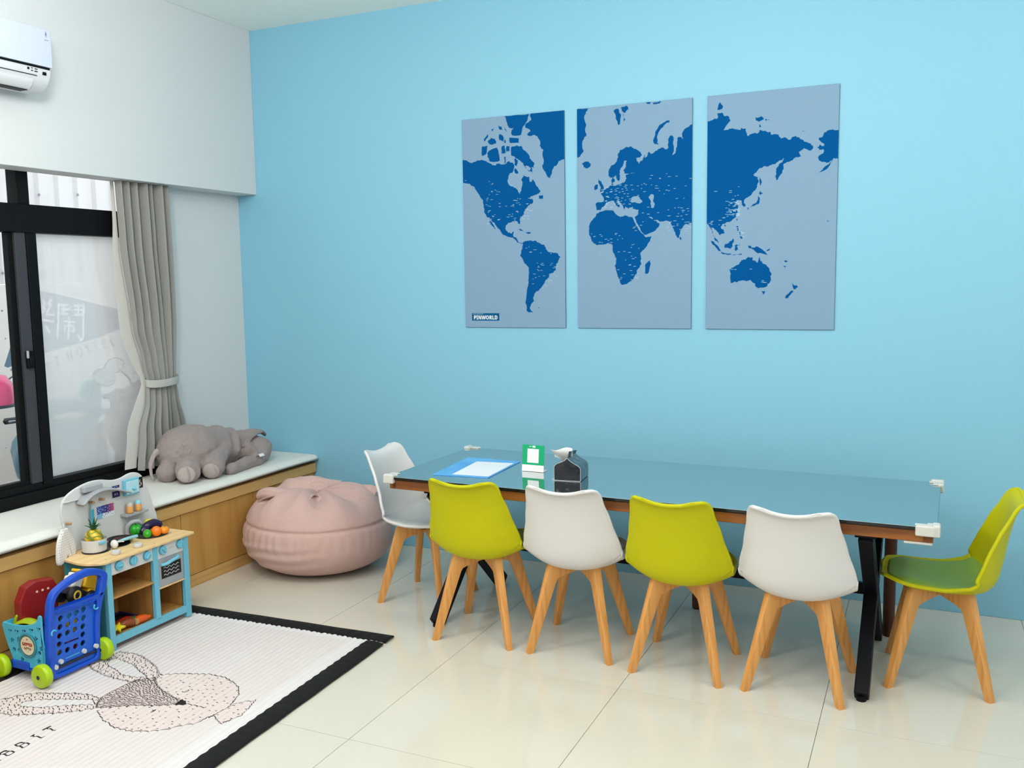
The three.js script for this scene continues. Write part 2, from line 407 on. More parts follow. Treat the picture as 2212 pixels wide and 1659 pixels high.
const chairLeg = toCreasedNormals(chairLegGeo(), 0.6);
M.shellWhite = phys(lin(0.72, 0.695, 0.695), 0.42);
M.shellGreen = phys(lin(0.53, 0.51, 0.0), 0.5, { specularIntensity: 0.5 });
M.padWhite = std(lin(0.57, 0.58, 0.57), 0.55);
M.padGreen = std(lin(0.22, 0.36, 0.03), 0.5);
function makeChair(name, shellMat, padMat, label, padLabel) {
  const t = thing(name, label, 'chair', [0, 0, 0], 0);
  part('shell', shellGeo, shellMat, t, 'one-piece plastic seat and backrest');
  part('rim', shellRim, shellMat, t);
  part('seat_pad', padGeo, padMat, t, padLabel);
  for (let k = 0; k < 4; k++) { const leg = part('leg', chairLeg, M.beech, t); leg.rotation.y = Math.PI / 4 + k * Math.PI / 2; }
  part('leg_collar', lathe([[0, 0.388], [0.055, 0.388], [0.05, 0.400], [0, 0.400]], 20), M.blackSteel, t);
  return t;
}
{
  const back = Math.PI;
  const w0 = makeChair('white_chair', M.shellWhite, M.padWhite, 'white plastic chair at the left end of the table, facing right', 'padded white seat cushion');
  w0.position.set(1.868, 0, 0.79); w0.rotation.y = Math.PI / 2 - 0.02;
  copyOf(w0, 'white plastic chair in the front row between the two green chairs', [2.862, 0, 1.092], back + 0.045);
  copyOf(w0, 'white plastic chair at the right end of the front row, beside a black table leg', [3.857, 0, 1.125], back - 0.055);
  const g0 = makeChair('green_chair', M.shellGreen, M.padGreen, 'lime green chair at the left end of the front row, before the papers', 'padded green seat cushion');
  g0.position.set(2.38, 0, 1.115); g0.rotation.y = back + 0.06;
  copyOf(g0, 'lime green chair in the front row between the two white chairs', [3.366, 0, 1.125], back - 0.02);
  copyOf(g0, 'lime green chair at the right end of the table seen from the side', [4.385, 0, 0.853], -Math.PI / 2 + 0.02);
}
// ---------------------------------------------------------------- window seat: cabinet and cushion
M.oak = std(0xffffff, 0.5, { map: sized(woodTexture([204, 158, 88], [176, 124, 58], 2, 11), 0.5, 1.5) });
M.oakFlat = std(0xffffff, 0.5, { map: sized(woodTexture([218, 176, 112], [194, 148, 86], 3, 13), 0.3, 1.3) });
M.darkGap = std(lin(0.02, 0.012, 0.006), 0.9);
M.vinyl = phys(lin(0.74, 0.735, 0.69), 0.5, { bumpMap: sized(fineBump, 0.2), bumpScale: 0.0005 });
{
  const t = thing('window_bench', 'light oak storage bench under the window with flat cupboard doors', 'bench', [0.28, 0, 1.95]);
  const W = (g) => g.translate(-0.28, 0, -1.95);
  const Z1 = 3.9;
  part('carcass', W(ext(0.004, 0.528, 0.0, 0.44, 0.004, Z1, 0)), M.darkGap, t, 'shadowed inside of the bench');
  part('top_rail', W(uvMetres(ext(0.004, 0.563, 0.441, 0.503, 0.004, Z1, 0.002), 1, true)), M.oakFlat, t);
  part('plinth', W(uvMetres(ext(0.50, 0.546, 0, 0.07, 0.004, Z1, 0.001), 1, true)), M.oakFlat, t);
  const seams = [0.03, 0.632, 1.234, 1.836, 2.438, 3.04, 3.642, Z1];
  for (let i = 0; i + 1 < seams.length; i++) part('door', W(ext(0.53, 0.550, 0.074, 0.436, seams[i] + 0.0025, seams[i + 1] - 0.0025, 0.0015)), M.oak, t);
  part('side_filler', W(ext(0.52, 0.545, 0.0, 0.44, 0.004, 0.03, 0.001)), M.oak, t);
}
{
  const t = thing('bench_cushion', 'long white vinyl seat cushion on the oak window bench', 'cushion', [0.29, 0.504, 1.95]);
  const g = sheet((u, v) => {
    const z = lerp(0.01, 3.85, u), x = lerp(0.008, 0.568, v);
    const e = Math.min(v, 1 - v) * 0.56, f = Math.min(u, 1 - u) * 3.84;
    const puff = Math.min(1, Math.sqrt(Math.min(1, e / 0.025))) * Math.min(1, Math.sqrt(Math.min(1, f / 0.025)));
    const wr = 0.0035 * noise3.noise(x * 5 + 1, z * 1.6, 3) + 0.0045 * smooth(1.9, 2.5, z) * Math.abs(noise3.noise(x * 4 + z * 5, z * 2.5, 8)) * 2 * smooth(0, 0.1, e);
    return V(x - 0.29, 0.032 + 0.006 * puff + wr, z - 1.95);
  }, 190, 30, (u, v) => 0.048);
  part('cover', g, M.vinyl, t);
}
// ---------------------------------------------------------------- window
{
  const w = structure('window_1');
  const P = (name, g, m, label) => part(name, g, m, w, label);
  const z0 = WIN.z0, z1 = WIN.z1;
  P('bottom_rail', ext(-0.09, 0.004, 0.554, 0.628, z0, z1, 0.003), M.blackFrame);
  P('bottom_track', ext(-0.09, -0.012, 0.628, 0.668, z0, z1, 0.002), M.blackFrame);
  P('top_rail', ext(-0.09, 0.004, 2.36, 2.42, z0, z1, 0.003), M.blackFrame);
  P('right_jamb', ext(-0.09, 0.004, 0.628, 2.36, z0, z0 + 0.07, 0.003), M.blackFrame);
  P('left_jamb', ext(-0.09, 0.004, 0.628, 2.36, z1 - 0.07, z1, 0.003), M.blackFrame);
  P('transom', ext(-0.09, 0.004, 1.993, 2.139, z0 + 0.07, z1 - 0.07, 0.003), M.blackFrame);
  P('transom_mullion', ext(-0.08, -0.004, 2.139, 2.36, 1.604, 1.676, 0.003), M.blackFrame);
  P('mullion', ext(-0.085, 0.0, 0.65, 1.993, 1.582, 1.642, 0.003), M.blackFrame);
  P('mullion', ext(-0.085, -0.02, 0.65, 1.993, 2.86, 2.93, 0.003), M.blackFrame);
  const sash = P('sash', ext(-0.045, -0.008, 0.668, 1.993, 1.642, 1.704, 0.002), M.greyFrame, 'dark grey stile of the sliding sash');
  part('sash_edge', ext(-0.06, -0.024, 0.668, 1.993, 1.704, 1.738, 0.003), M.blackFrame, sash);
  part('latch', join(ext(-0.01, 0.012, 1.285, 1.375, 1.652, 1.692, 0.005, 2), ext(0.006, 0.02, 1.30, 1.35, 1.66, 1.684, 0.004, 2)), M.blackFrame, sash, 'black window latch');
  part('latch_lever', ext(0.013, 0.022, 1.338, 1.378, 1.690, 1.702, 0.003, 2), std(lin(0.4, 0.4, 0.4), 0.35), sash, 'silver lever');
  P('lower_sash_rail', ext(-0.06, -0.02, 0.655, 0.69, 1.72, 2.86, 0.003), M.blackFrame);
  P('pane', ext(-0.052, -0.048, 0.66, 2.0, z0 + 0.06, 1.59, 0), M.glass);
  P('pane', ext(-0.044, -0.040, 0.66, 2.0, 1.70, 2.87, 0), M.glass);
  P('pane', ext(-0.044, -0.040, 0.66, 2.0, 2.92, z1 - 0.06, 0), M.glass);
  P('pane', ext(-0.044, -0.040, 2.13, 2.37, z0 + 0.06, 1.61, 0), M.glass);
  P('pane', ext(-0.044, -0.040, 2.13, 2.37, 1.67, z1 - 0.06, 0), M.glass);
  P('insect_screen', ext(-0.0705, -0.07, 0.662, 1.995, z0 + 0.06, 1.60, 0), phys(lin(0.90, 0.91, 0.92), 1.0, { transmission: 0.55, thickness: 0, transparent: true, opacity: 0.56 }), 'hazy white insect mesh');
}
// ---------------------------------------------------------------- curtain
M.curtain = std(lin(0.30, 0.30, 0.285), 0.9, { bumpMap: sized(weaveBump, 0.08), bumpScale: 0.0006 });
M.lining = new THREE.MeshPhysicalMaterial({ color: lin(0.72, 0.71, 0.68), roughness: 0.95, transmission: 0.35, thickness: 0 });
M.tie = std(lin(0.46, 0.46, 0.43), 0.9, { bumpMap: sized(weaveBump, 0.05), bumpScale: 0.0005 });
{
  const t = thing('curtain', 'grey pleated curtain tied back at the window beside the corner', 'curtain', [0.07, 0.63, 0.85]);
  const TIE = 1.137;
  const tab = (rows, y) => { let i = 0; while (i < rows.length - 2 && y < rows[i + 1][0]) i++; const k = clamp((rows[i][0] - y) / (rows[i][0] - rows[i + 1][0])); const s = k * k * (3 - 2 * k); const f = lerp(k, s, 0.7); return rows[i].slice(1).map((v, j) => lerp(v, rows[i + 1][j + 1], f)); };
  const rows = [[2.40, 1.116, 0.72], [1.95, 1.104, 0.712], [1.47, 1.048, 0.708], [1.25, 0.99, 0.725], [TIE, 0.965, 0.735], [1.03, 0.98, 0.72], [0.85, 1.055, 0.675], [0.63, 1.092, 0.635]];
  const place = (u, y) => {
    const [zl, zr] = tab(rows, y);
    const open = smooth(TIE, 1.9, y), low = smooth(TIE, 0.75, y);
    const k = 6.6;
    const ph = u * k * 6.28318 + 0.5 * Math.sin(u * 11);
    const depth = 0.014 + 0.034 * open + 0.032 * low;
    const amp = depth * (0.75 + 0.25 * Math.sin(u * 23 + 2));
    const uu = u + 0.012 * Math.sin(ph * 1.0 + 1.2) * (1 - 0.5 * open);
    const x = 0.075 + amp * Math.sin(ph) + 0.02 * Math.sin(u * 3.14159) * (1 - open) + 0.02 * low * Math.sin(u * 5 + 1);
    return V(x, y, lerp(zl, zr, uu));
  };
  const g = sheet((u, v) => place(u, lerp(2.40, 0.628, v)), 150, 60, 0.003).translate(-0.07, -0.63, -0.85);
  part('fabric', g, M.curtain, t);
  const edge = sheet((u, v) => { const y = lerp(2.40, 0.640, v), p = place(0, y); const wide = lerp(0.012, 0.075, smooth(2.2, 1.5, y)) * lerp(1, 0.25, Math.exp(-((y - TIE) ** 2) / 0.01)) ; return V(p.x - 0.022 - 0.012 * u, y, p.z - 0.01 + u * wide); }, 6, 40, 0.002).translate(-0.07, -0.63, -0.85);
  part('lining', edge, M.lining, t, 'pale lining turned out along the edge');
  part('hem', sheet((u, v) => { const y = lerp(0.69, 0.630, v), p = place(u, y); return V(p.x + 0.0035, y, p.z); }, 120, 3, 0.002).translate(-0.07, -0.63, -0.85), M.curtain, t);
  const band = sheet((u, v) => { const a = u * 6.28318, y = lerp(TIE + 0.02, TIE - 0.022, v); return V(0.083 + 0.052 * Math.cos(a), y - 0.012 * Math.sin(a) * 0.5 - 0.01 * Math.cos(a), 0.85 + 0.122 * Math.sin(a)); }, 48, 4, 0.004).translate(-0.07, -0.63, -0.85);
  part('tieback', band, M.tie, t, 'pale grey tieback band');
}
// ---------------------------------------------------------------- air conditioner on the beam
{
  const t = thing('air_conditioner', 'white wall-mounted air conditioner high on the white beam', 'air conditioner', [0.16, 2.66, 2.13]);
  const body = phys(lin(0.62, 0.63, 0.66), 0.35), z0 = -0.41, z1 = 0.41;
  const prof = (pts, a, b, bevel) => { const g = extrude(pts.map(([x, y]) => [x, y]), b - a, bevel, [], 10, 3); g.rotateY(0); g.translate(0, 0, a); return uvMetres(g); };
  const s = new THREE.Shape(); s.moveTo(0.001, 0.02); s.lineTo(0.001, 0.30); s.quadraticCurveTo(0.17, 0.31, 0.19, 0.285); s.quadraticCurveTo(0.205, 0.2, 0.203, 0.09); s.quadraticCurveTo(0.195, 0.02, 0.13, -0.005); s.lineTo(0.04, 0.0); s.closePath();
  part('body', prof2(s, z0, z1, 0.008), body, t);
  const f = new THREE.Shape(); f.moveTo(0.19, 0.105); f.lineTo(0.20, 0.284); f.quadraticCurveTo(0.206, 0.294, 0.212, 0.28); f.quadraticCurveTo(0.222, 0.2, 0.216, 0.106); f.closePath();
  part('front_panel', prof2(f, z0 + 0.002, z1 - 0.002, 0.003), phys(lin(0.53, 0.58, 0.70), 0.25), t, 'smooth bluish white front panel');
  part('panel_gap', ext(0.199, 0.2075, 0.096, 0.105, z0 + 0.012, z1 - 0.006, 0), M.blackFrame, t);
  const l = new THREE.Shape(); l.moveTo(0.185, 0.055); l.quadraticCurveTo(0.196, 0.03, 0.16, 0.0); l.quadraticCurveTo(0.14, -0.012, 0.135, -0.004); l.lineTo(0.175, 0.05); l.closePath();
  const lou = part('louver', prof2(l, z0 + 0.09, z1 - 0.09, 0.003), body, t);
  part('louver_gap', join(ext(0.183, 0.2015, 0.058, 0.0605, z0 + 0.08, z1 - 0.05, 0), ext(0.10, 0.152, -0.008, -0.0035, z0 + 0.1, z1 - 0.1, 0)), M.blackFrame, lou);
  part('sensor_window', ext(0.196, 0.2055, 0.068, 0.083, z0 + 0.03, z0 + 0.05, 0.002), M.blackSteel, t);
  for (const [dz, dy, w, h] of [[0.128, 0.085, 0.01, 0.01], [0.108, 0.089, 0.008, 0.004], [0.108, 0.078, 0.008, 0.004], [0.086, 0.088, 0.016, 0.004], [0.086, 0.077, 0.016, 0.004]])
    part('indicator', ext(0.198, 0.2055, dy - h / 2, dy + h / 2, z0 + dz - w / 2, z0 + dz + w / 2, 0.001), M.blackSteel, t);
  part('maker_mark', join(extrude([[-0.006, 0], [-0.001, 0.018], [0.003, 0.008], [0.0005, -0.012], [-0.002, -0.002]], 0.0006, 0).rotateY(Math.PI / 2).translate(0.2165, 0.255, z0 + 0.028), ext(0.2165, 0.2172, 0.231, 0.234, z0 + 0.018, z0 + 0.04, 0)), std(lin(0.2, 0.2, 0.25), 0.5), t);
}
function prof2(shape, a, b, bevel) { const g = extrude(shape, b - a, bevel, [], 10, 2); g.translate(0, 0, a); return uvMetres(g); }
// ---------------------------------------------------------------- wall socket behind the bean bag
{
  const t = thing('wall_socket', 'cream wall socket plate low on the blue wall behind the bean bag', 'socket', [0.71, 0.36, 0]);
  part('plate', ext(-0.058, 0.058, -0.036, 0.036, 0.001, 0.011, 0.003, 2), std(lin(0.62, 0.60, 0.46), 0.45), t);
  part('insert', ext(-0.04, 0.04, -0.022, 0.022, 0.0105, 0.0135, 0.002, 2), std(lin(0.5, 0.48, 0.36), 0.45), t);
  for (const x of [-0.02, 0.02]) part('outlet_slot', join(ext(x - 0.006, x - 0.004, -0.006, 0.006, 0.013, 0.0138, 0), ext(x + 0.004, x + 0.006, -0.006, 0.006, 0.013, 0.0138, 0)), M.blackSteel, t);
}
// ---------------------------------------------------------------- printed world map panels (flat print: land outlines in panel units, 1000 wide, 1870 tall)
const landOutlines1 = [[-8,355,49,365,98,383,148,365,197,363,246,381,288,403,336,421,371,405,419,417,468,393,502,408,521,445,507,487,465,514,448,562,463,599,518,629,552,653,569,688,586,655,596,607,588,558,609,523,642,544,663,539,675,588,699,565,735,627,772,666,734,700,680,709,659,732,693,734,699,765,672,775,638,810,610,839,602,870,567,905,572,950,558,947,546,928,498,923,449,933,428,954,425,991,448,1023,482,1031,496,1013,506,1019,498,1050,530,1064,543,1095,570,1118,587,1112,580,1127,550,1114,516,1082,481,1066,433,1051,385,1021,351,982,316,937,275,892,240,878,213,833,205,783,202,726,174,694,147,649,113,597,64,566,-6,554],
[268,904,295,936,322,981,315,984,281,942,263,912],
[754,713,788,705,794,737,754,737],
[491,275,539,264,593,268,606,301,652,340,672,383,718,434,711,470,684,456,697,511,657,490,630,465,604,415,564,388,523,355,489,341],
[201,247,257,245,249,287,234,323,198,326],
[255,306,298,278,347,264,373,338,378,381,330,390,274,380,254,342],
[395,267,429,258,435,319,394,322],
[450,257,477,259,470,309,442,313],
[420,354,438,355,437,403,419,408],
[523,373,557,393,542,441,522,421],
[521,457,561,496,541,507,518,481],
[432,1,517,0,671,1,650,61,609,105,588,174,513,174,493,149,515,109,474,106,454,56],
[472,189,567,203,566,242,485,238],
[362,67,399,88,412,119,378,110],
[370,151,411,166,417,221,382,206],
[295,103,323,93,308,122],
[221,182,259,142,266,167,230,207],
[258,209,293,178,334,191,347,228,292,236],
[426,90,453,134,432,120],
[424,179,441,223,423,233],
[682,-7,1007,-8,1003,404,957,421,930,455,900,470,883,523,867,561,837,544,811,500,791,451,805,405,793,356,806,322,780,296,774,248,748,199,715,184,668,190,648,173,682,149,636,119,637,83,691,53],
[552,990,593,1004,613,1021,579,1010],
[627,1024,675,1028,668,1036,627,1033],
[591,1115,646,1099,715,1099,755,1121,802,1141,819,1179,835,1197,889,1211,935,1225,955,1250,935,1280,914,1317,911,1359,887,1384,846,1395,832,1432,804,1469,770,1512,742,1542,707,1561,690,1598,693,1636,664,1673,657,1705,684,1734,650,1734,622,1711,612,1648,624,1585,633,1509,645,1434,649,1341,615,1302,589,1258,564,1226,576,1183,588,1146],
[733,1693,760,1689,740,1699]];
const seaCuts1 = [[630,441,684,468,670,491,637,465]];
const cityRows1 = [[226,610,359,939,34],[405,719,677,916,40],[17,449,325,591,4],[591,1109,915,1231,9],[671,1285,912,1526,30]];
const landOutlines2 = [[-7,-1,103,4,80,32,67,62,84,137,73,186,86,224,59,259,46,295,59,352,25,400,-9,404],
[42,457,65,446,105,449,125,469,112,493,78,503,58,490],
[329,43,370,29,396,80,383,157,370,162,348,106],
[396,19,435,11,460,37,435,65,402,50],
[409,69,435,125,418,136],
[613,-2,657,-6,645,16,626,14],
[670,9,747,-4,726,20,676,22],
[671,315,690,250,721,199,771,171,811,159,808,177,771,191,733,230,709,276,706,335,721,349,684,340],
[1007,201,956,231,919,269,926,323,901,303,877,307,871,384,859,431,834,447,849,394,846,311,827,279,802,307,803,379,784,392,747,375,722,385,684,406,652,416,640,396,615,443,602,448,602,424,576,471,551,493,532,467,525,442,557,445,579,428,557,396,512,369,474,347,435,350,383,371,363,406,357,455,324,489,291,518,282,561,298,593,331,589,350,577,357,615,370,626,383,604,383,561,389,525,415,490,422,459,448,461,435,497,415,539,422,564,519,566,435,577,441,608,422,644,383,654,324,662,317,637,340,614,324,588,308,612,311,649,284,672,245,695,211,724,238,763,231,794,184,791,164,809,171,860,211,862,238,832,258,801,291,791,324,786,350,825,376,849,383,827,350,788,370,783,409,828,422,866,435,842,461,862,468,850,506,864,545,872,545,909,513,932,526,958,558,1021,597,1084,623,1079,699,1045,731,997,699,972,661,951,635,932,661,939,686,965,724,973,794,973,825,989,850,1045,876,1107,895,1120,907,1060,950,1013,1001,997],
[192,592,218,619,238,670,251,695,205,711,211,662,192,629],
[162,646,185,641,181,685,154,689],
[171,891,211,874,317,867,363,913,409,925,435,916,494,931,507,957,533,1007,571,1065,610,1103,661,1099,642,1141,604,1196,565,1232,572,1282,569,1331,533,1374,527,1411,488,1467,448,1491,396,1499,383,1465,360,1414,336,1338,350,1275,321,1224,317,1167,284,1141,237,1152,170,1156,129,1123,103,1065,103,989,137,940],
[604,1338,649,1299,653,1327,630,1407,605,1407],
[907,1108,917,1135,903,1133]];
const seaCuts2 = [[474,801,493,765,545,759,584,807,558,821,506,809],
[635,779,660,750,679,757,673,805,686,843,679,864,654,859,654,816]];
const cityRows2 = [[205,655,481,844,60],[480,586,811,764,18],[481,844,712,1052,14],[787,860,987,1063,34],[123,1053,402,1164,16],[350,1150,559,1456,26],[659,452,997,823,12]];
const landOutlines3 = [[-10,195,57,180,82,176,75,138,113,135,132,168,169,174,182,203,133,267,127,279,196,266,264,284,270,269,301,275,307,306,326,339,338,324,393,323,411,297,453,304,496,322,502,341,556,345,574,375,616,374,646,389,663,368,710,376,734,396,769,417,817,450,800,485,770,471,745,463,712,484,730,522,689,525,666,548,619,562,596,579,596,616,567,668,544,694,535,666,542,606,572,565,601,525,571,541,536,569,494,576,452,578,410,597,368,641,405,658,411,695,394,744,358,791,315,820,297,837,310,881,292,887,279,842,248,832,229,846,248,872,243,909,249,947,213,982,175,1006,144,1017,125,1023,113,1041,139,1067,145,1092,108,1110,63,1058,31,1044,50,1076,64,1121,89,1147,96,1172,70,1153,53,1101,24,1037,-12,995],
[81,95,99,53,122,92,112,110,77,113],
[379,196,421,191,440,220,404,235,379,220],
[452,215,488,224,458,230],
[404,253,425,273,410,276],
[724,341,742,328,756,334],
[1009,347,935,337,895,355,879,389,856,399,874,425,897,438,895,456,868,442,846,464,863,484,892,480,898,498,862,525,859,555,900,576,934,584,957,568,970,551,1011,566],
[970,563,935,614,890,647,838,670,889,635,935,596],
[419,659,432,697,432,734,420,727],
[418,770,443,790,425,807,413,788],
[413,806,417,844,408,874,359,888,347,899,365,875,396,861,405,831],
[323,901,341,895,329,919],
[237,984,247,984,241,1003],
[144,1023,157,1030,145,1040],
[238,1040,257,1047,251,1084,241,1065],
[264,1085,277,1104,267,1110],
[264,1122,289,1135,277,1145],
[32,1151,64,1171,103,1211,116,1236,90,1223,52,1184],
[116,1242,167,1257,204,1268,167,1267,122,1253],
[211,1268,285,1260,279,1272,217,1273],
[147,1180,184,1163,215,1139,221,1158,210,1195,197,1222,153,1212],
[231,1190,272,1185,241,1202,260,1234,247,1228,235,1240,229,1215],
[330,1202,352,1200,359,1219,395,1208,438,1228,469,1253,488,1279,439,1262,414,1264,377,1232,340,1218],
[475,1241,509,1227,487,1248],
[187,1389,231,1361,262,1347,280,1316,311,1311,335,1289,372,1294,372,1319,409,1338,424,1283,440,1327,452,1346,489,1371,517,1421,515,1465,486,1526,443,1538,406,1531,388,1500,356,1474,301,1476,245,1491,201,1497,194,1446],
[444,1563,474,1566,456,1594],
[683,1499,702,1523,725,1530,702,1554,690,1548],
[682,1560,691,1572,650,1621,626,1621,655,1584],
[931,1021,945,1030,937,1033],
[609,1366,633,1371,622,1378],
[615,1325,645,1332,633,1338]];
const seaCuts3 = [];
const cityRows3 = [[148,823,250,959,60],[10,948,138,1029,8],[20,697,309,813,6],[238,1046,289,1135,8],[193,1377,368,1400,3],[417,1450,492,1514,5]];
function roughLine(pts, depth, amp) {
  let p = pts;
  for (let k = 0; k < depth; k++, amp *= 0.6) {
    const q = [];
    p.forEach(([x, y], i) => {
      const [a, b] = p[(i + 1) % p.length], L = Math.hypot(a - x, b - y);
      q.push([x, y]);
      if (L > 9) { const o = rr(-1, 1) * Math.min(amp, L * 0.22); q.push([(x + a) / 2 - (b - y) / L * o, (y + b) / 2 + (a - x) / L * o]); }
    });
    p = q;
  }
  return p;
}
function mapTexture(land, cuts, cities, logo) {
  return canvasTexture(760, 1421, (c, w, h) => {
    const s = w / 1000;
    c.fillStyle = '#8dadca'; c.fillRect(0, 0, w, h);
    for (let i = 0; i < 9000; i++) { c.fillStyle = rnd() < 0.5 ? 'rgba(160,190,214,0.16)' : 'rgba(104,134,160,0.16)'; c.fillRect(rnd() * w, rnd() * h, rr(2, 12), 1); }
    const pairs = (p) => { const o = []; for (let i = 0; i < p.length; i += 2) o.push([p[i], p[i + 1]]); return o; };
    const fill = (p, col) => { c.fillStyle = col; c.beginPath(); roughLine(pairs(p), p.length > 24 ? 3 : 2, 7).forEach(([x, y], i) => (i ? c.lineTo(x * s, y * s) : c.moveTo(x * s, y * s))); c.closePath(); c.fill(); };
    for (const p of land) fill(p, '#00589c');
    for (const p of cuts) fill(p, '#8dadca');
    c.fillStyle = 'rgba(190,214,230,0.85)';
    for (const [x0, y0, x1, y1, n] of cities) for (let i = 0; i < n; i++) c.fillRect(rr(x0, x1) * s, rr(y0, y1) * s, rr(10, 26) * s, 4 * s);
    if (logo) {
      c.fillStyle = '#0c5f92'; c.fillRect(65 * s, 1742 * s, 282 * s, 68 * s);
      c.fillStyle = '#f2f6f8'; c.font = 'bold ' + 50 * s + 'px sans-serif'; c.textBaseline = 'middle'; c.textAlign = 'center';
      c.save(); c.translate(206 * s, 1782 * s); c.scale(0.93, 1); c.fillText('PINWORLD', 0, 0); c.lineWidth = 1.6 * s; c.strokeStyle = '#f2f6f8'; c.strokeText('PINWORLD', 0, 0); c.restore();
      c.fillStyle = 'rgba(220,232,240,0.8)'; c.fillRect(74 * s, 1748 * s, 110 * s, 4 * s);
    }
  });
}
{
  seed(77);
  const specs = [[1.727, 2.382, 'Americas', landOutlines1, seaCuts1, cityRows1, true], [2.459, 3.118, 'Europe and Africa', landOutlines2, seaCuts2, cityRows2, false], [3.199, 3.863, 'East Asia and Australia', landOutlines3, seaCuts3, cityRows3, false]];
  for (const [x0, x1, what, land, cuts, cities, logo] of specs) {
    const t = thing('map_panel', `grey felt wall panel printed with a blue map of ${what}`, 'wall map', [(x0 + x1) / 2, 1.427, 0], 0, 'three world map panels on the blue wall');
    const w = x1 - x0, h = 1.236;
    part('backing_board', ext(-w / 2, w / 2, 0, h, 0.001, 0.009, 0.001), std(lin(0.07, 0.16, 0.26), 0.8), t);
    const g = new THREE.PlaneGeometry(w - 0.002, h - 0.002); g.translate(0, h / 2, 0.0095);
    part('printed_felt', g, phys(lin(0.84, 0.84, 0.84), 0.95, { specularIntensity: 0.2, map: mapTexture(land, cuts, cities, logo), bumpMap: weaveBump, bumpScale: 0.0003 }), t);
  }
}
// ---------------------------------------------------------------- soft bodies meshed from a distance field
function smin(a, b, k) { const h = Math.max(k - Math.abs(a - b), 0) / k; return Math.min(a, b) - h * h * k * 0.25; }
function capsule(p, a, b, ra, rb) {
  const bx = b[0] - a[0], by = b[1] - a[1], bz = b[2] - a[2], px = p[0] - a[0], py = p[1] - a[1], pz = p[2] - a[2];
  const h = clamp((px * bx + py * by + pz * bz) / (bx * bx + by * by + bz * bz + 1e-9));
  return Math.hypot(px - bx * h, py - by * h, pz - bz * h) - lerp(ra, rb, h);
}
function ellipsoid(p, c, r) { const x = (p[0] - c[0]) / r[0], y = (p[1] - c[1]) / r[1], z = (p[2] - c[2]) / r[2]; return (Math.hypot(x, y, z) - 1) * Math.min(...r); }
function fieldGeo(lo, hi, n, dist) {
  const mc = new MarchingCubes(n, new THREE.MeshBasicMaterial(), false, false, 400000);
  mc.isolation = 0;
  const c = lo.map((v, i) => (v + hi[i]) / 2), h = lo.map((v, i) => (hi[i] - v) / 2);
  let k = 0;
  for (let z = 0; z < n; z++) for (let y = 0; y < n; y++) for (let x = 0; x < n; x++, k++) {
    const p = [c[0] + h[0] * (x - n / 2) / (n / 2), c[1] + h[1] * (y - n / 2) / (n / 2), c[2] + h[2] * (z - n / 2) / (n / 2)];
    mc.field[k] = (x < 2 || y < 2 || z < 2 || x > n - 3 || y > n - 3 || z > n - 3) ? -1 : -dist(p);
  }
  mc.update();
  const pos = new Float32Array(mc.count * 3);
  for (let i = 0; i < mc.count; i++) for (let j = 0; j < 3; j++) pos[3 * i + j] = c[j] + h[j] * mc.positionArray[3 * i + j];
  let g = new THREE.BufferGeometry(); g.setAttribute('position', new THREE.BufferAttribute(pos, 3));
  g = mergeVertices(g, 1e-5); g.computeVertexNormals();
  return uvMetres(g);
}
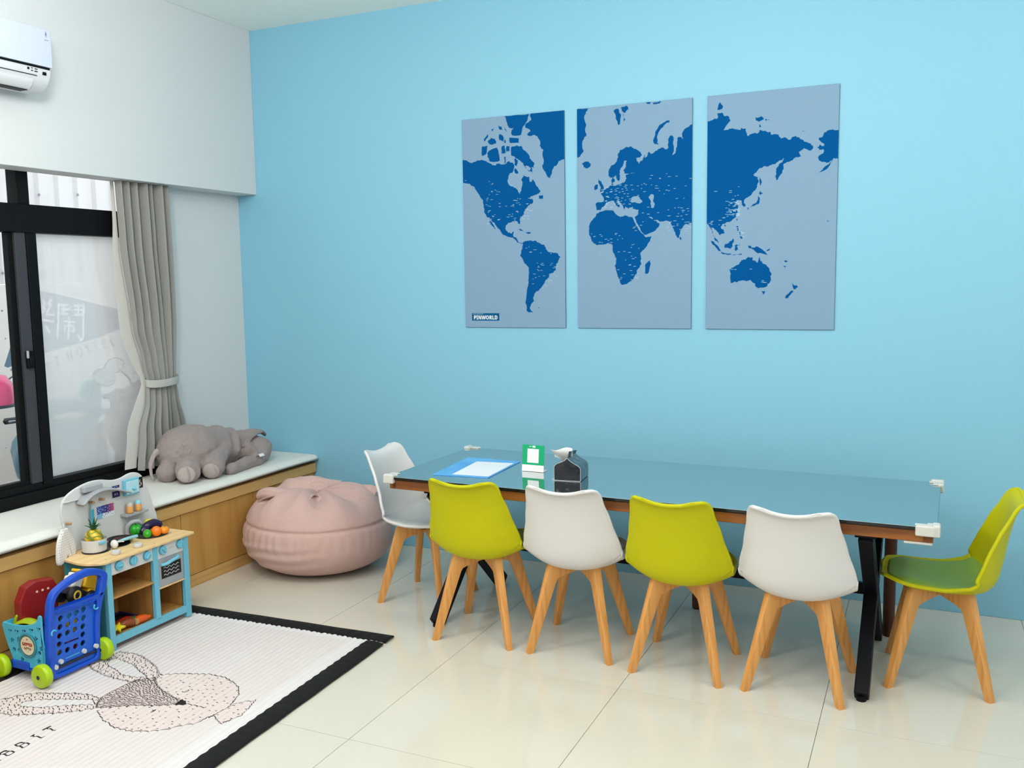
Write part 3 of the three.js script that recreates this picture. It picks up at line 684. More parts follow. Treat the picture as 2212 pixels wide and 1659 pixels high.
// ---------------------------------------------------------------- plush elephant, lying on the cushion
M.plush = new THREE.MeshPhysicalMaterial({ color: lin(0.335, 0.275, 0.265), roughness: 0.95, sheen: 0.8, sheenColor: lin(0.6, 0.52, 0.52), sheenRoughness: 0.5, bumpMap: sized(fineBump, 0.06), bumpScale: 0.002 });
M.plushPale = new THREE.MeshPhysicalMaterial({ color: lin(0.47, 0.40, 0.385), roughness: 0.95, sheen: 0.6, sheenColor: lin(0.7, 0.62, 0.62), sheenRoughness: 0.5, bumpMap: sized(fineBump, 0.06), bumpScale: 0.002 });
{
  const O = [0.30, 0.561, 0.65];
  const t = thing('plush_elephant', 'grey plush elephant slumped on the white bench cushion', 'soft toy', O);
  const W = (g) => g.translate(-O[0], -O[1], -O[2]);
  const dist = (p) => {
    let d = ellipsoid(p, [0.26, 0.715, 0.86], [0.165, 0.152, 0.185]);
    d = smin(d, capsule(p, [0.26, 0.712, 0.80], [0.26, 0.69, 0.58], 0.145, 0.125), 0.05);
    d = smin(d, capsule(p, [0.25, 0.685, 0.58], [0.265, 0.67, 0.44], 0.118, 0.095), 0.04);
    d = smin(d, ellipsoid(p, [0.33, 0.645, 0.36], [0.12, 0.085, 0.13]), 0.03);
    d = smin(d, capsule(p, [0.39, 0.62, 0.36], [0.44, 0.598, 0.46], 0.065, 0.042), 0.02);
    d = smin(d, capsule(p, [0.44, 0.598, 0.46], [0.485, 0.597, 0.74], 0.038, 0.036), 0.02);
    // legs: two hind legs and a fore leg, soles towards the room
    d = smin(d, capsule(p, [0.25, 0.66, 0.96], [0.275, 0.622, 1.045], 0.062, 0.060), 0.012);
    d = smin(d, capsule(p, [0.32, 0.66, 0.90], [0.412, 0.632, 1.02], 0.066, 0.070), 0.012);
    d = smin(d, capsule(p, [0.36, 0.70, 0.66], [0.405, 0.668, 0.77], 0.052, 0.058), 0.010);
    d = smin(d, capsule(p, [0.405, 0.668, 0.77], [0.45, 0.632, 0.86], 0.058, 0.070), 0.010);
    const fold = Math.sin((p[2] * 55 + p[1] * 26 + 3 * noise3.noise(p[0] * 8, p[1] * 8, p[2] * 8))) * smooth(0.72, 0.58, p[2]) * smooth(0.34, 0.46, p[2]) * 0.010 * smooth(0.60, 0.68, p[1]);
    const lump = 0.006 * noise3.noise(p[0] * 14, p[1] * 14, p[2] * 14) + 0.0035 * noise3.noise(p[0] * 34, p[1] * 34, p[2] * 34);
    return Math.max(d + fold + lump, 0.5635 - p[1]);
  };
  part('body', W(fieldGeo([0.0, 0.54, 0.12], [0.6, 0.92, 1.18], 112, dist)), M.plush, t);
  // ear flap lying over the head
  part('ear', W(sheet((u, v) => {
    const a = lerp(-0.155, 0.14, u), b = lerp(-0.09, 0.085, v);
    const z = 0.375 - a * 0.95 - b * 0.25, x = 0.285 + b * 1.05 - a * 0.12;
    const r = Math.hypot((x - 0.30) / 0.125, (z - 0.34) / 0.14);
    const top = 0.655 + 0.098 * Math.sqrt(Math.max(0.02, 1 - Math.min(0.97, r * r * 0.8)));
    const round = Math.pow(Math.abs(2 * u - 1), 4) * 0.035 * (2 * v - 1);
    return V(x - round, top + 0.016 + 0.010 * noise3.noise(z * 22, x * 16, 2) - 0.012 * u * u, z);
  }, 24, 18, 0.018)), M.plush, t);
  part('tail', W(limb([[0.20, 0.735, 1.035], [0.215, 0.72, 1.08], [0.225, 0.68, 1.115], [0.23, 0.655, 1.125]], [0.022, 0.014, 0.012, 0.009], 16, 10)), M.plushPale, t);
  part('tail_tuft', W(join(limb([[0.23, 0.66, 1.122], [0.236, 0.62, 1.125], [0.24, 0.585, 1.118]], [0.009, 0.008, 0.004], 8, 8))), M.plushPale, t);
  for (const [x, y, z, n] of [[0.465, 0.626, 1.085, [0.6, -0.15, 0.78]], [0.496, 0.618, 0.922, [0.5, -0.3, 0.8]]]) {
    const g = ball(0.05, 0, 0, 0, 1, 1, 0.34, 18); const q = new THREE.Quaternion().setFromUnitVectors(V(0, 0, 1), V(...n).normalize()); g.applyQuaternion(q); g.translate(x - 0.012, y, z - 0.012);
    part('foot_pad', W(uvMetres(g)), M.plushPale, t);
  }
  part('care_tag', W(sheet((u, v) => V(0.475 + 0.05 * u - 0.01 * v, 0.632 + 0.012 * Math.sin(u * 3) , 0.50 - 0.055 * v + 0.02 * u), 6, 6, 0.0012)), std(lin(0.85, 0.83, 0.8), 0.8), t, 'small white cloth tag');
}
// ---------------------------------------------------------------- bean bag
{
  const O = [0.985, 0, 0.565];
  const linen = dataTexture(256, (u, v) => { const a = 0.5 + 0.5 * tileNoise(u, v, 120, 14, 3), b = 0.5 + 0.5 * tileNoise(u, v, 14, 120, 6), k = (a + b) / 2; return [0.80 + 0.14 * k, 0.655 + 0.17 * k, 0.64 + 0.17 * k]; });
  M.pinkLinen = new THREE.MeshPhysicalMaterial({ color: lin(0.85, 0.80, 0.76), roughness: 0.95, map: sized(linen, 0.22), bumpMap: sized(weaveBump, 0.09), bumpScale: 0.0012, sheen: 0.3, sheenColor: lin(0.8, 0.7, 0.7) });
  const t = thing('bean_bag', 'large pale pink linen bean bag in the corner against the bench', 'bean bag', O);
  const nu = 150, nv = 220, pos = [], idx = [], uv = [];
  const gauss = (x, m, s) => Math.exp(-((x - m) ** 2) / (2 * s * s));
  for (let i = 0; i <= nu; i++) for (let j = 0; j < nv; j++) {
    const k = i / nu, a = j / nv * 6.28318;
    // profile from the underside rim up to the crown
    const ph = lerp(-1.45, 1.5708, k);
    let r = 0.435 * Math.pow(Math.abs(Math.cos(ph)), ph < 0 ? 0.6 : 0.52), y = ph < 0 ? 0.215 - 0.215 * Math.pow(Math.abs(Math.sin(ph)), 0.9) : 0.215 + 0.275 * Math.pow(Math.sin(ph), 1.12);
    const ca = Math.cos(a), sa = Math.sin(a);
    r *= 1 + 0.035 * Math.cos(a * 2 + 0.6) + 0.012 * noise3.noise(ca * 1.6, sa * 1.6, y * 3);
    const up = smooth(0.28, 0.5, y);
    // seam and gathers round the side
    r -= 0.011 * gauss(y, 0.305, 0.008) + 0.004 * Math.sin(a * 44 + 3 * noise3.noise(ca * 4, sa * 4, y * 6)) * gauss(y, 0.25, 0.05) * (0.35 + 0.65 * Math.max(0, Math.cos(a - 2.1)));
    r += 0.006 * Math.sin(y * 95 + 5 * noise3.noise(ca * 2, sa * 2, 3)) * smooth(0.26, 0.18, y) * Math.max(0, Math.cos(a - 2.3));
    // slack folds over the upper half
    const f1 = Math.sin(a * 3 + 5.0 * y + 2.4 * noise3.noise(ca * 1.5, sa * 1.5, 4.2)), f2 = noise3.noise(ca * 3.2 * (1 - 0.3 * up), sa * 3.2, y * 5.5);
    y += up * (0.030 * f1 * smooth(0.02, 0.2, r) - 0.026 * Math.pow(Math.abs(f2), 0.7)) ;
    r += up * 0.018 * f2;
    y -= 0.02 * smooth(0.1, 0.0, r);
    let bx = r * ca; const lim = 0.573 - O[0]; if (bx < lim + 0.03) bx = lim + 0.03 * Math.exp((bx - lim - 0.03) / 0.03);
    pos.push(bx, Math.max(y, 0.0), r * sa * 0.97); uv.push(j / nv * 2.9, k * 1.1);
  }
  for (let i = 0; i < nu; i++) for (let j = 0; j < nv; j++) { const p = i * nv + j, q = i * nv + (j + 1) % nv; idx.push(p, p + nv, q, q, p + nv, q + nv); }
  const base = pos.length / 3; pos.push(0, 0.0, 0); uv.push(0, 0);
  for (let j = 0; j < nv; j++) idx.push(base, j, (j + 1) % nv);
  const g = new THREE.BufferGeometry(); g.setAttribute('position', new THREE.Float32BufferAttribute(pos, 3)); g.setAttribute('uv', new THREE.Float32BufferAttribute(uv, 2)); g.setIndex(idx); g.computeVertexNormals();
  part('bag', g, M.pinkLinen, t);
  // slack cloth of the top, folded over itself
  part('folded_top', sheet((u, v) => {
    const x = lerp(-0.27, 0.31, u), w = lerp(-0.13, 0.15, v);
    const z = 0.02 + w - 0.10 * (u - 0.5) + 0.05 * Math.sin(u * 5);
    const y = 0.505 + 0.026 * Math.sin(u * 6.5 + 0.8) + 0.036 * Math.sin(v * 6.5 + u * 3) * (0.4 + 0.6 * Math.sin(u * 3.14159)) - 0.20 * Math.pow(Math.abs(u - 0.45), 1.6) - 0.055 * v * v + 0.016 * noise3.noise(u * 6, v * 5, 2);
    return V(x, y, z);
  }, 70, 40, 0.012), M.pinkLinen, t, 'slack pink cloth folded over the top');
  part('folded_edge', sheet((u, v) => {
    const x = lerp(-0.27, 0.10, u), y0 = 0.475 + 0.022 * Math.sin(u * 5 + 1) - 0.10 * (u - 0.6) ** 2, a = v * 4.4 - 0.7;
    return V(x, y0 + 0.030 * Math.sin(a) , 0.185 - 0.03 * u + 0.042 * Math.cos(a) + 0.02 * Math.sin(u * 7));
  }, 50, 16, 0.008), M.pinkLinen, t);
}
// ---------------------------------------------------------------- quilted play rug with a printed rabbit
{
  const t = thing('play_rug', 'pale pink quilted rug with a dotted rabbit drawing and black border', 'rug', [2.005, 0, 1.375], 0.0349);
  // rug coordinates in centimetres: a from the right edge towards the bench, b from the far edge towards the camera
  const RW = 1.44, RL = 2.15, S = 1180;          // pixels per metre of print
  const face = [75,74,69,71,62,68,54,66,46,66,39,69,34,72,29,78,27,84,26,90,27,96,28,103,33,108,37,113,42,116,48,118,56,118,60,117,65,115,70,112,75,109];
  const brow = [76,108,78,106,82,99,82,94,81,85,80,81,75,77,68,83,62,86,54,89,48,91,48,94,53,97,61,100,67,103];
  const earA = [73,79,75,74,83,68,91,64,98,61,104,60,111,61,112,64,109,71,114,77,108,80,98,83,88,84,81,84], earAin = [79,78,80,77,87,74,94,70,103,68,107,67,108,70,106,74,97,77,91,80,84,80];
  const earB = [82,101,88,100,95,101,102,104,110,106,115,110,118,114,120,117,119,121,115,125,109,125,103,125,97,122,91,119,84,115,79,111,76,108], earBin = [83,103,84,103,98,108,105,111,109,115,109,117,106,118,98,116,90,111,79,106];
  const paw = [25,85,23,82,19,80,16,93,18,97,19,101,24,98,27,96];
  const pairs = (p) => { const o = []; for (let i = 0; i < p.length; i += 2) o.push([p[i], p[i + 1]]); return o; };
  const inside = (x, y, poly) => { let c = false; for (let i = 0, j = poly.length - 1; i < poly.length; j = i++) { const [a, b] = poly[i], [d, e] = poly[j]; if ((b > y) !== (e > y) && x < (d - a) * (y - b) / (e - b) + a) c = !c; } return c; };
  seed(91);
  const print = canvasTexture(Math.round(RW * S), Math.round(RL * 940), (c, w, h) => {
    const sx = w / (RW * 100), sy = h / (RL * 100);
    c.fillStyle = '#efe6e6'; c.fillRect(0, 0, w, h);
    for (let i = 0; i < 240; i++) { c.fillStyle = rnd() < 0.6 ? 'rgba(243,220,220,0.10)' : 'rgba(238,240,238,0.12)'; c.beginPath(); c.ellipse(rnd() * w, rnd() * h, rr(20, 60) * 2, rr(80, 300), 0, 0, 7); c.fill(); }
    c.fillStyle = 'rgba(246,246,250,0.5)'; c.fillRect(9 * sx, 0, 9 * sx, h); c.fillRect(0, 7 * sy, w, 5 * sy);
    const P = (p) => pairs(p).map(([a, b]) => [a * sx, b * sy]);
    const tint = (p, col) => { c.fillStyle = col; c.beginPath(); P(p).forEach(([x, y], i) => (i ? c.lineTo(x, y) : c.moveTo(x, y))); c.closePath(); c.fill(); };
    for (const p of [face, earA, earB, paw]) tint(p, 'rgba(243,224,220,0.8)');
    for (const p of [earAin, earBin]) tint(p, '#efe8e8');
    tint(brow, 'rgba(226,206,204,0.9)');
    c.strokeStyle = '#2a2422'; c.lineCap = 'round';
    const dash = (x, y, ang, len, lw) => { c.lineWidth = lw; c.beginPath(); c.moveTo(x - Math.cos(ang) * len / 2, y - Math.sin(ang) * len / 2); c.lineTo(x + Math.cos(ang) * len / 2, y + Math.sin(ang) * len / 2); c.stroke(); };
    const outline = (p, closed, step, len, tilt, lw) => {
      const q = P(p), n = q.length;
      for (let i = 0; i < (closed ? n : n - 1); i++) {
        const [x, y] = q[i], [a, b] = q[(i + 1) % n], L = Math.hypot(a - x, b - y), k = Math.max(1, Math.round(L / step));
        for (let j = 0; j < k; j++) dash(lerp(x, a, j / k) + rr(-1, 1), lerp(y, b, j / k) + rr(-1, 1), Math.atan2(b - y, a - x) + tilt + rr(-0.15, 0.15), len, lw);
      }
    };
    const fillDash = (poly, hole, n, gap, ang, len, lw) => {
      const a = pairs(poly), hpoly = hole ? pairs(hole) : null, xs = a.map((v) => v[0]), ys = a.map((v) => v[1]), put = [];
      for (let i = 0; i < n; i++) {
        const x = rr(Math.min(...xs), Math.max(...xs)), y = rr(Math.min(...ys), Math.max(...ys));
        if (!inside(x, y, a) || (hpoly && inside(x, y, hpoly)) || put.some(([u, v]) => Math.hypot(u - x, v - y) < gap)) continue;
        put.push([x, y]); dash(x * sx, y * sy, (typeof ang === 'function' ? ang(x, y) : ang) + rr(-0.25, 0.25), len, lw);
      }
    };
    outline(face, false, 19, 15, 0.15, 4);
    outline(earA, true, 13, 13, 0.7, 3.6); outline(earAin, true, 15, 12, 0.1, 3); outline(earB, true, 13, 13, 0.5, 3.6); outline(earBin, true, 15, 12, 0.1, 3);
    outline(paw, true, 15, 13, 0.3, 3.4); outline(brow, true, 13, 13, 0.6, 3.6);
    fillDash(earA, earAin, 1600, 1.5, 2.3, 13, 3.4); fillDash(earB, earBin, 1600, 1.5, 2.6, 13, 3.4);
    const towards = (x, y) => Math.atan2(92 - y, 46 - x);
    fillDash(brow, null, 9000, 0.95, towards, 12, 3.6);
    fillDash(face, brow, 900, 2.5, 0.4, 6, 3.8); fillDash(paw, null, 120, 2.2, 0.6, 6, 3.6);
    c.fillStyle = '#1c1716';
    c.beginPath(); [[48, 94.5], [48.5, 89.5], [46, 90.2], [43.6, 92.6], [45, 94]].forEach(([a, b], i) => (i ? c.lineTo(a * sx, b * sy) : c.moveTo(a * sx, b * sy))); c.closePath(); c.fill();
    c.lineWidth = 4; c.beginPath(); c.moveTo(45 * sx, 92.2 * sy); c.lineTo(34 * sx, 92 * sy); c.stroke();
    c.beginPath(); c.ellipse(52 * sx, 102 * sy, 8, 14, 0, 0, 7); c.fill();
    c.lineWidth = 4; c.beginPath(); c.ellipse(52 * sx, 83 * sy, 6, 11, 0, 0, 7); c.stroke();
    // the word RABBIT runs along the bench side
    c.fillStyle = '#1c1716'; c.textAlign = 'center'; c.textBaseline = 'middle';
    [['T', 128], ['I', 134], ['B', 140.5], ['B', 147], ['A', 153.5], ['R', 160]].forEach(([ch, b], i) => {
      c.save(); c.translate(78 * sx, b * sy); c.transform(0, -sy / sx, -1, 0, 0, 0); c.rotate([0.06, -0.05, 0.04, -0.06, 0.03, 0][i]); c.font = '88px sans-serif'; c.fillText(ch, 0, 0); c.restore();
    });
  });
  const quilt = (() => {
    const nu = 250, nv = 120, pos = [], uv = [], idx = [], RIDGE = 0.0295;
    for (let i = 0; i <= nu; i++) for (let j = 0; j <= nv; j++) {
      const a = lerp(0.03, RW - 0.03, i / nu), b = lerp(0.03, RL - 0.03, j / nv);
      const wob = 0.004 * noise3.noise(a * 3, b * 6, 1) + 0.003 * noise3.noise(a * 9, b * 14, 2);
      const ph = (a + wob) / RIDGE * Math.PI;
      const crease = 0.011 * Math.exp(-(((a - 0.62 - 0.15 * (b - 1.28)) / 0.012) ** 2)) * smooth(1.12, 1.2, b) * smooth(1.45, 1.3, b);
      const y = 0.0045 + 0.0052 * Math.pow(Math.abs(Math.sin(ph)), 0.6) + 0.0018 * noise3.noise(a * 12, b * 22, 5) + crease;
      pos.push(-a, Math.max(y, 0.002), b); uv.push(a / RW, 1 - b / RL);
    }
    for (let i = 0; i < nu; i++) for (let j = 0; j < nv; j++) { const p = i * (nv + 1) + j, q = p + nv + 1; idx.push(p, p + 1, q, p + 1, q + 1, q); }
    const g = new THREE.BufferGeometry(); g.setAttribute('position', new THREE.Float32BufferAttribute(pos, 3)); g.setAttribute('uv', new THREE.Float32BufferAttribute(uv, 2)); g.setIndex(idx); g.computeVertexNormals();
    return g;
  })();
  part('quilt', quilt, std(lin(0.80, 0.795, 0.79), 0.95, { map: print, bumpMap: sized(weaveBump, 0.5, 0.5), bumpScale: 0.0004 }), t);
  const black = std(lin(0.0022, 0.0022, 0.0035), 1.0);
  const strip = (A, B, w, n, skirt = 0) => sheet((u, v) => {                  // a padded fabric band from A to B, w wide
    const a = lerp(A[0], B[0], u), b = lerp(A[1], B[1], u), L = Math.hypot(B[0] - A[0], B[1] - A[1]), dx = -(B[1] - A[1]) / L, dz = (B[0] - A[0]) / L;
    const wv = 0.0025 * Math.sin(u * L * 115) * v + 0.004 * noise3.noise(u * L * 5, 1, w * 40) * (1 - v);
    const k = (v * w + wv);
    return V(-(a + dx * k), 0.0075 + 0.0055 * Math.sin(v * 3.14159) + 0.0022 * Math.sin(u * L * 115) * (0.3 + v * 0.7) * Math.sin(v * 3.14159), b + dz * k);
  }, n, 8, 0.009);
  part('border', strip([0, 0.10], [0, RL], -0.093, 260), black, t, 'black fabric border along the room side');
  part('border', strip([RW, 0], [0.0, 0], -0.078, 200), black, t, 'black fabric border along the far edge');
  part('border', strip([RW, RL], [RW, 0.0], -0.09, 260), black, t);
  part('border', strip([0, RL], [RW, RL], -0.09, 200), black, t);
  part('corner_underside', sheet((u, v) => V(-0.012 + 0.006 * v - 0.045 * u * (1 - v), 0.006 + 0.002 * u, 0.084 + 0.07 * v), 4, 6, 0.003), std(lin(0.85, 0.84, 0.84), 0.9), t, 'white backing showing at the turned corner');
}
// ---------------------------------------------------------------- toy kitchen (built where it stands, y raised by the rug)
const KY = 0.012;
M.kBlue = std(lin(0.16, 0.50, 0.66), 0.45);
M.kTeal = std(lin(0.05, 0.33, 0.42), 0.5);
M.kWhite = std(lin(0.64, 0.645, 0.65), 0.45);
M.kGrey = std(lin(0.36, 0.37, 0.40), 0.45);
M.kPale = std(lin(0.60, 0.60, 0.60), 0.4);
M.ply = std(0xffffff, 0.55, { map: sized(woodTexture([238, 208, 158], [222, 184, 126], 3, 41), 0.3, 0.9) });
M.plyDark = std(0xffffff, 0.6, { map: sized(woodTexture([200, 150, 84], [170, 118, 58], 3, 43), 0.3, 0.9) });
M.black = std(lin(0.008, 0.008, 0.010), 0.4);
M.peg = std(lin(0.45, 0.26, 0.12), 0.5);
{
  const O = [0.76, KY, 1.78];
  const t = thing('toy_kitchen', 'blue and white wooden toy kitchen with oven, hob and sink', 'toy kitchen', O);
  const Q = (name, g, m, label, parent = t) => part(name, g.translate(-O[0], 0, -O[2]), m, parent, label);
  const B = (x0, x1, y0, y1, z0, z1, r = 0.002) => ext(x0, x1, y0, y1, z0, z1, r);
  for (const [a, b] of [[2.016, 2.048], [1.736, 1.766], [1.532, 1.566]]) Q('post', B(0.866, 0.889, a > 1.7 && a < 1.8 ? 0.055 : 0, 0.424, a, b), M.kBlue);
  for (const z of [2.016, 1.532]) Q('rear_leg', B(0.612, 0.635, 0, 0.424, z, z + 0.032), M.kTeal);
  Q('side_panel', B(0.612, 0.866, 0.028, 0.424, 2.034, 2.046), M.kTeal, 'teal left side panel');
  Q('side_panel', B(0.612, 0.866, 0.028, 0.424, 1.534, 1.546), M.kTeal);
  Q('divider', B(0.622, 0.850, 0.055, 0.424, 1.745, 1.757), M.plyDark);
  Q('inner_panel', B(0.622, 0.845, 0.055, 0.424, 1.547, 1.552), M.plyDark);
  Q('inner_panel', B(0.622, 0.845, 0.055, 0.424, 2.028, 2.033), M.plyDark);
  Q('bottom_rail', B(0.870, 0.889, 0.027, 0.061, 1.566, 2.016), M.kBlue);
  Q('bottom_board', B(0.622, 0.870, 0.045, 0.055, 1.546, 2.034), M.plyDark);
  Q('rear_board', B(0.612, 0.620, 0.03, 0.424, 1.546, 2.034, 0), M.plyDark);
  Q('shelf', B(0.622, 0.884, 0.240, 0.248, 1.757, 2.034), M.plyDark);
  Q('shelf', B(0.622, 0.886, 0.199, 0.207, 1.546, 1.745), M.ply);
  // worktop with its bulging left end
  { const s = new THREE.Shape(); s.moveTo(1.502, 0.62); s.lineTo(1.502, 0.902); s.lineTo(2.066, 0.904); s.quadraticCurveTo(2.118, 0.86, 2.116, 0.79); s.quadraticCurveTo(2.108, 0.70, 2.085, 0.625); s.closePath();
    const g = extrude(s, 0.0135, 0.003); g.applyMatrix4(new THREE.Matrix4().set(0, 1, 0, 0, 0, 0, 1, 0.4235, 1, 0, 0, 0, 0, 0, 0, 1)); uvMetres(g); const top = Q('worktop', g, M.ply);
    for (const [z, x] of [[2.03, 0.87], [1.56, 0.80], [1.75, 0.885]]) part('screw_hole', at(cyl(0.003, 0.003, 0.001, 0, 0, 0, 10), x - O[0], 0.4375, z - O[2]), M.peg, top); }
  const pl = Q('knob_panel', B(0.874, 0.886, 0.357, 0.424, 1.766, 2.016, 0.001), M.kWhite);
  const pr = Q('knob_panel', B(0.874, 0.886, 0.352, 0.424, 1.566, 1.736, 0.001), M.kWhite);
  [1.975, 1.889, 1.806, 1.706, 1.591].forEach((z, i) => {
    const g = cyl(0.021, 0.0195, 0.012, 0, 0, 0, 28).rotateZ(Math.PI / 2).translate(0.892, 0.394, z);
    const k = Q('knob', uvMetres(g), M.kBlue);
    const grip = box(0.008, 0.007, 0.032, 0.002).rotateX([0.0, 1.45, 0.8, 2.3, 1.5][i]).translate(0.902 - O[0], 0.394, z - O[2]);
    part('knob_grip', grip, M.kBlue, k);
    const ring = new THREE.TorusGeometry(0.0205, 0.0022, 6, 28).rotateY(Math.PI / 2).translate(0.8875 - O[0], 0.394, z - O[2]);
    part('knob_ring', uvMetres(ring), std(lin(0.09, 0.30, 0.42), 0.5), k);
  });
  for (let i = 0; i < 5; i++) part('dial_mark', ext(0.8862, 0.8867, 0.386 + (i % 2) * 0.005, 0.391 + (i % 2) * 0.005, 1.628 + i * 0.008, 1.632 + i * 0.008, 0).translate(-O[0], 0, -O[2]), M.kGrey, pr);
  // oven door
  const door = Q('oven_door', B(0.868, 0.884, 0.2075, 0.351, 1.568, 1.734, 0.002), M.kGrey, 'grey oven door');
  part('oven_window', ext(0.884, 0.886, 0.247, 0.316, 1.586, 1.716, 0.0005).translate(-O[0], 0, -O[2]), M.black, door);
  for (let k = 0; k < 3; k++) { const pts = []; for (let i = 0; i <= 12; i++) pts.push([0.887 - O[0], 0.263 + k * 0.018 + 0.0042 * Math.sin(i / 12 * 6.28318 * 3.5), lerp(1.602, 1.702, i / 12) - O[2]]); part('heat_line', tube(pts, 0.0016, 60, 5), M.kWhite, door); }
  part('door_handle', limb([[0.884 - O[0], 0.318, 1.714 - O[2]], [0.902 - O[0], 0.322, 1.70 - O[2]], [0.906 - O[0], 0.331, 1.66 - O[2]], [0.902 - O[0], 0.336, 1.62 - O[2]], [0.884 - O[0], 0.337, 1.606 - O[2]]], [0.008, 0.0085, 0.0085, 0.0085, 0.008], 24, 10), M.kBlue, door, 'light blue bar handle');
  // backboard with its wavy top
  { const s = new THREE.Shape(); s.moveTo(2.018, 0.437); s.bezierCurveTo(2.02, 0.52, 2.055, 0.56, 2.056, 0.63); s.bezierCurveTo(2.058, 0.69, 2.03, 0.715, 1.975, 0.735); s.bezierCurveTo(1.90, 0.76, 1.84, 0.76, 1.78, 0.742); s.bezierCurveTo(1.73, 0.728, 1.70, 0.733, 1.668, 0.742); s.bezierCurveTo(1.62, 0.757, 1.575, 0.745, 1.558, 0.712); s.bezierCurveTo(1.545, 0.675, 1.535, 0.66, 1.525, 0.64); s.bezierCurveTo(1.505, 0.59, 1.505, 0.56, 1.49, 0.53); s.bezierCurveTo(1.475, 0.49, 1.476, 0.47, 1.474, 0.437); s.closePath();
    const g = extrude(s, 0.014, 0.004); Q('backboard', standUp(g, 0.616), M.kWhite); }
  const SX = 0.631;
  // curved hood shelf, its flue block and rod
  const arc = (v) => 0.668 + 0.046 * Math.sin(Math.PI * Math.pow(v, 0.8));
  const hood = Q('hood', sheet((u, v) => V(lerp(SX, SX + 0.055, u), arc(v) - 0.004 * u, lerp(1.972, 1.692, v)), 4, 40, 0.010), M.kGrey, 'grey arched cooker hood');
  part('hood_block', ext(SX, SX + 0.03, 0.712, 0.742, 1.835, 1.945, 0.006, 2).translate(-O[0], 0, -O[2]), M.kGrey, hood);
  part('hood_trim', ext(SX, SX + 0.012, 0.683, 0.690, 1.965, 2.045, 0.003).translate(-O[0], 0, -O[2]), M.kPale, hood);
  const shelf = Q('spice_shelf', B(SX, SX + 0.045, 0.540, 0.552, 1.575, 1.718), M.kGrey);
  const cab = Q('wall_cupboard', B(SX, SX + 0.018, 0.640, 0.722, 1.600, 1.695, 0.003), M.kBlue, 'light blue cupboard front');
  part('cupboard_door', ext(SX + 0.018, SX + 0.021, 0.648, 0.714, 1.606, 1.688, 0.002).translate(-O[0], 0, -O[2]), std(lin(0.45, 0.70, 0.80), 0.45), cab);
  part('door_knob', limb([[SX + 0.022 - O[0], 0.676, 1.648 - O[2]], [SX + 0.03 - O[0], 0.668, 1.638 - O[2]]], [0.007, 0.007], 4, 8), M.kBlue, cab);
  for (const [y, z] of [[0.657, 1.955], [0.655, 1.896], [0.657, 1.836], [0.585, 2.034]]) Q('peg', uvMetres(limb([[SX, y, z], [SX + 0.03, y + 0.003, z]], [0.006, 0.007], 6, 10)), M.peg);
  const sticker = canvasTexture(256, 160, (c, w, h) => {
    const g = c.createLinearGradient(0, 0, w, 0); g.addColorStop(0, '#2b5bb0'); g.addColorStop(0.55, '#30347e'); g.addColorStop(1, '#d0507e'); c.fillStyle = g; c.fillRect(0, 0, w, h * 0.62);
    c.fillStyle = '#dfe6ef'; c.fillRect(0, h * 0.62, w, h * 0.38); c.fillStyle = '#7db8e6'; c.fillRect(0, h * 0.62, w * 0.3, h * 0.38);
    seed(5); c.strokeStyle = '#e8edf6'; c.lineWidth = 5; for (let i = 0; i < 26; i++) { c.beginPath(); const x = rnd() * w, y = rnd() * h * 0.6; c.moveTo(x, y); c.lineTo(x + rr(-18, 18), y + rr(-14, 14)); c.stroke(); }
    c.strokeStyle = '#191a3a'; c.lineWidth = 7; for (let i = 0; i < 12; i++) { c.beginPath(); const x = w * 0.2 + rnd() * w * 0.75, y = h * 0.65 + rnd() * h * 0.25; c.moveTo(x, y); c.lineTo(x + rr(-14, 20), y + rr(-16, 16)); c.stroke(); }
  });
  const navy = canvasTexture(64, 64, (c, w, h) => { c.fillStyle = '#1d1f5c'; c.fillRect(0, 0, w, h); c.fillStyle = '#9fa6d8'; c.fillRect(18, 22, 12, 20); c.fillRect(36, 18, 10, 10); c.fillRect(36, 34, 14, 8); });
  const photo = canvasTexture(64, 84, (c, w, h) => { c.fillStyle = '#15100f'; c.fillRect(0, 0, w, h); c.fillStyle = '#c9a07c'; c.beginPath(); c.ellipse(24, 30, 8, 14, 0.4, 0, 7); c.fill(); c.beginPath(); c.ellipse(40, 52, 9, 14, -0.5, 0, 7); c.fill(); c.fillStyle = '#e6d9cc'; c.fillRect(18, 60, 12, 12); });
  const stick = (y0, y1, z0, z1, map, x = SX) => { const g = new THREE.BoxGeometry(0.0008, y1 - y0, z1 - z0); g.translate(x + 0.0004, (y0 + y1) / 2, (z0 + z1) / 2); const p = g.attributes.position, uv = g.attributes.uv; for (let i = 0; i < p.count; i++) uv.setXY(i, (z1 - p.getZ(i)) / (z1 - z0), (p.getY(i) - y0) / (y1 - y0)); return Q('sticker', g, std(0xffffff, 0.4, { map })); };
  stick(0.560, 0.622, 1.754, 1.856, sticker); stick(0.645, 0.676, 1.712, 1.758, navy); stick(0.692, 0.704, 1.712, 1.758, navy); stick(0.660, 0.716, 1.562, 1.592, photo);
  // hob and sink
  for (const [x, z] of [[0.715, 1.945], [0.715, 1.822]]) Q('hob_plate', uvMetres(at(cyl(0.062, 0.062, 0.003, 0, 0, 0, 36), x, 0.4388, z)), M.black);
  Q('sink_bowl', lathe([[0.0, 0.4375], [0.066, 0.4375], [0.078, 0.441], [0.083, 0.4405], [0.084, 0.4372], [0.0, 0.4365]], 40).translate(0.735, 0.001, 1.628), std(lin(0.02, 0.02, 0.022), 0.3), 'dark round sink');
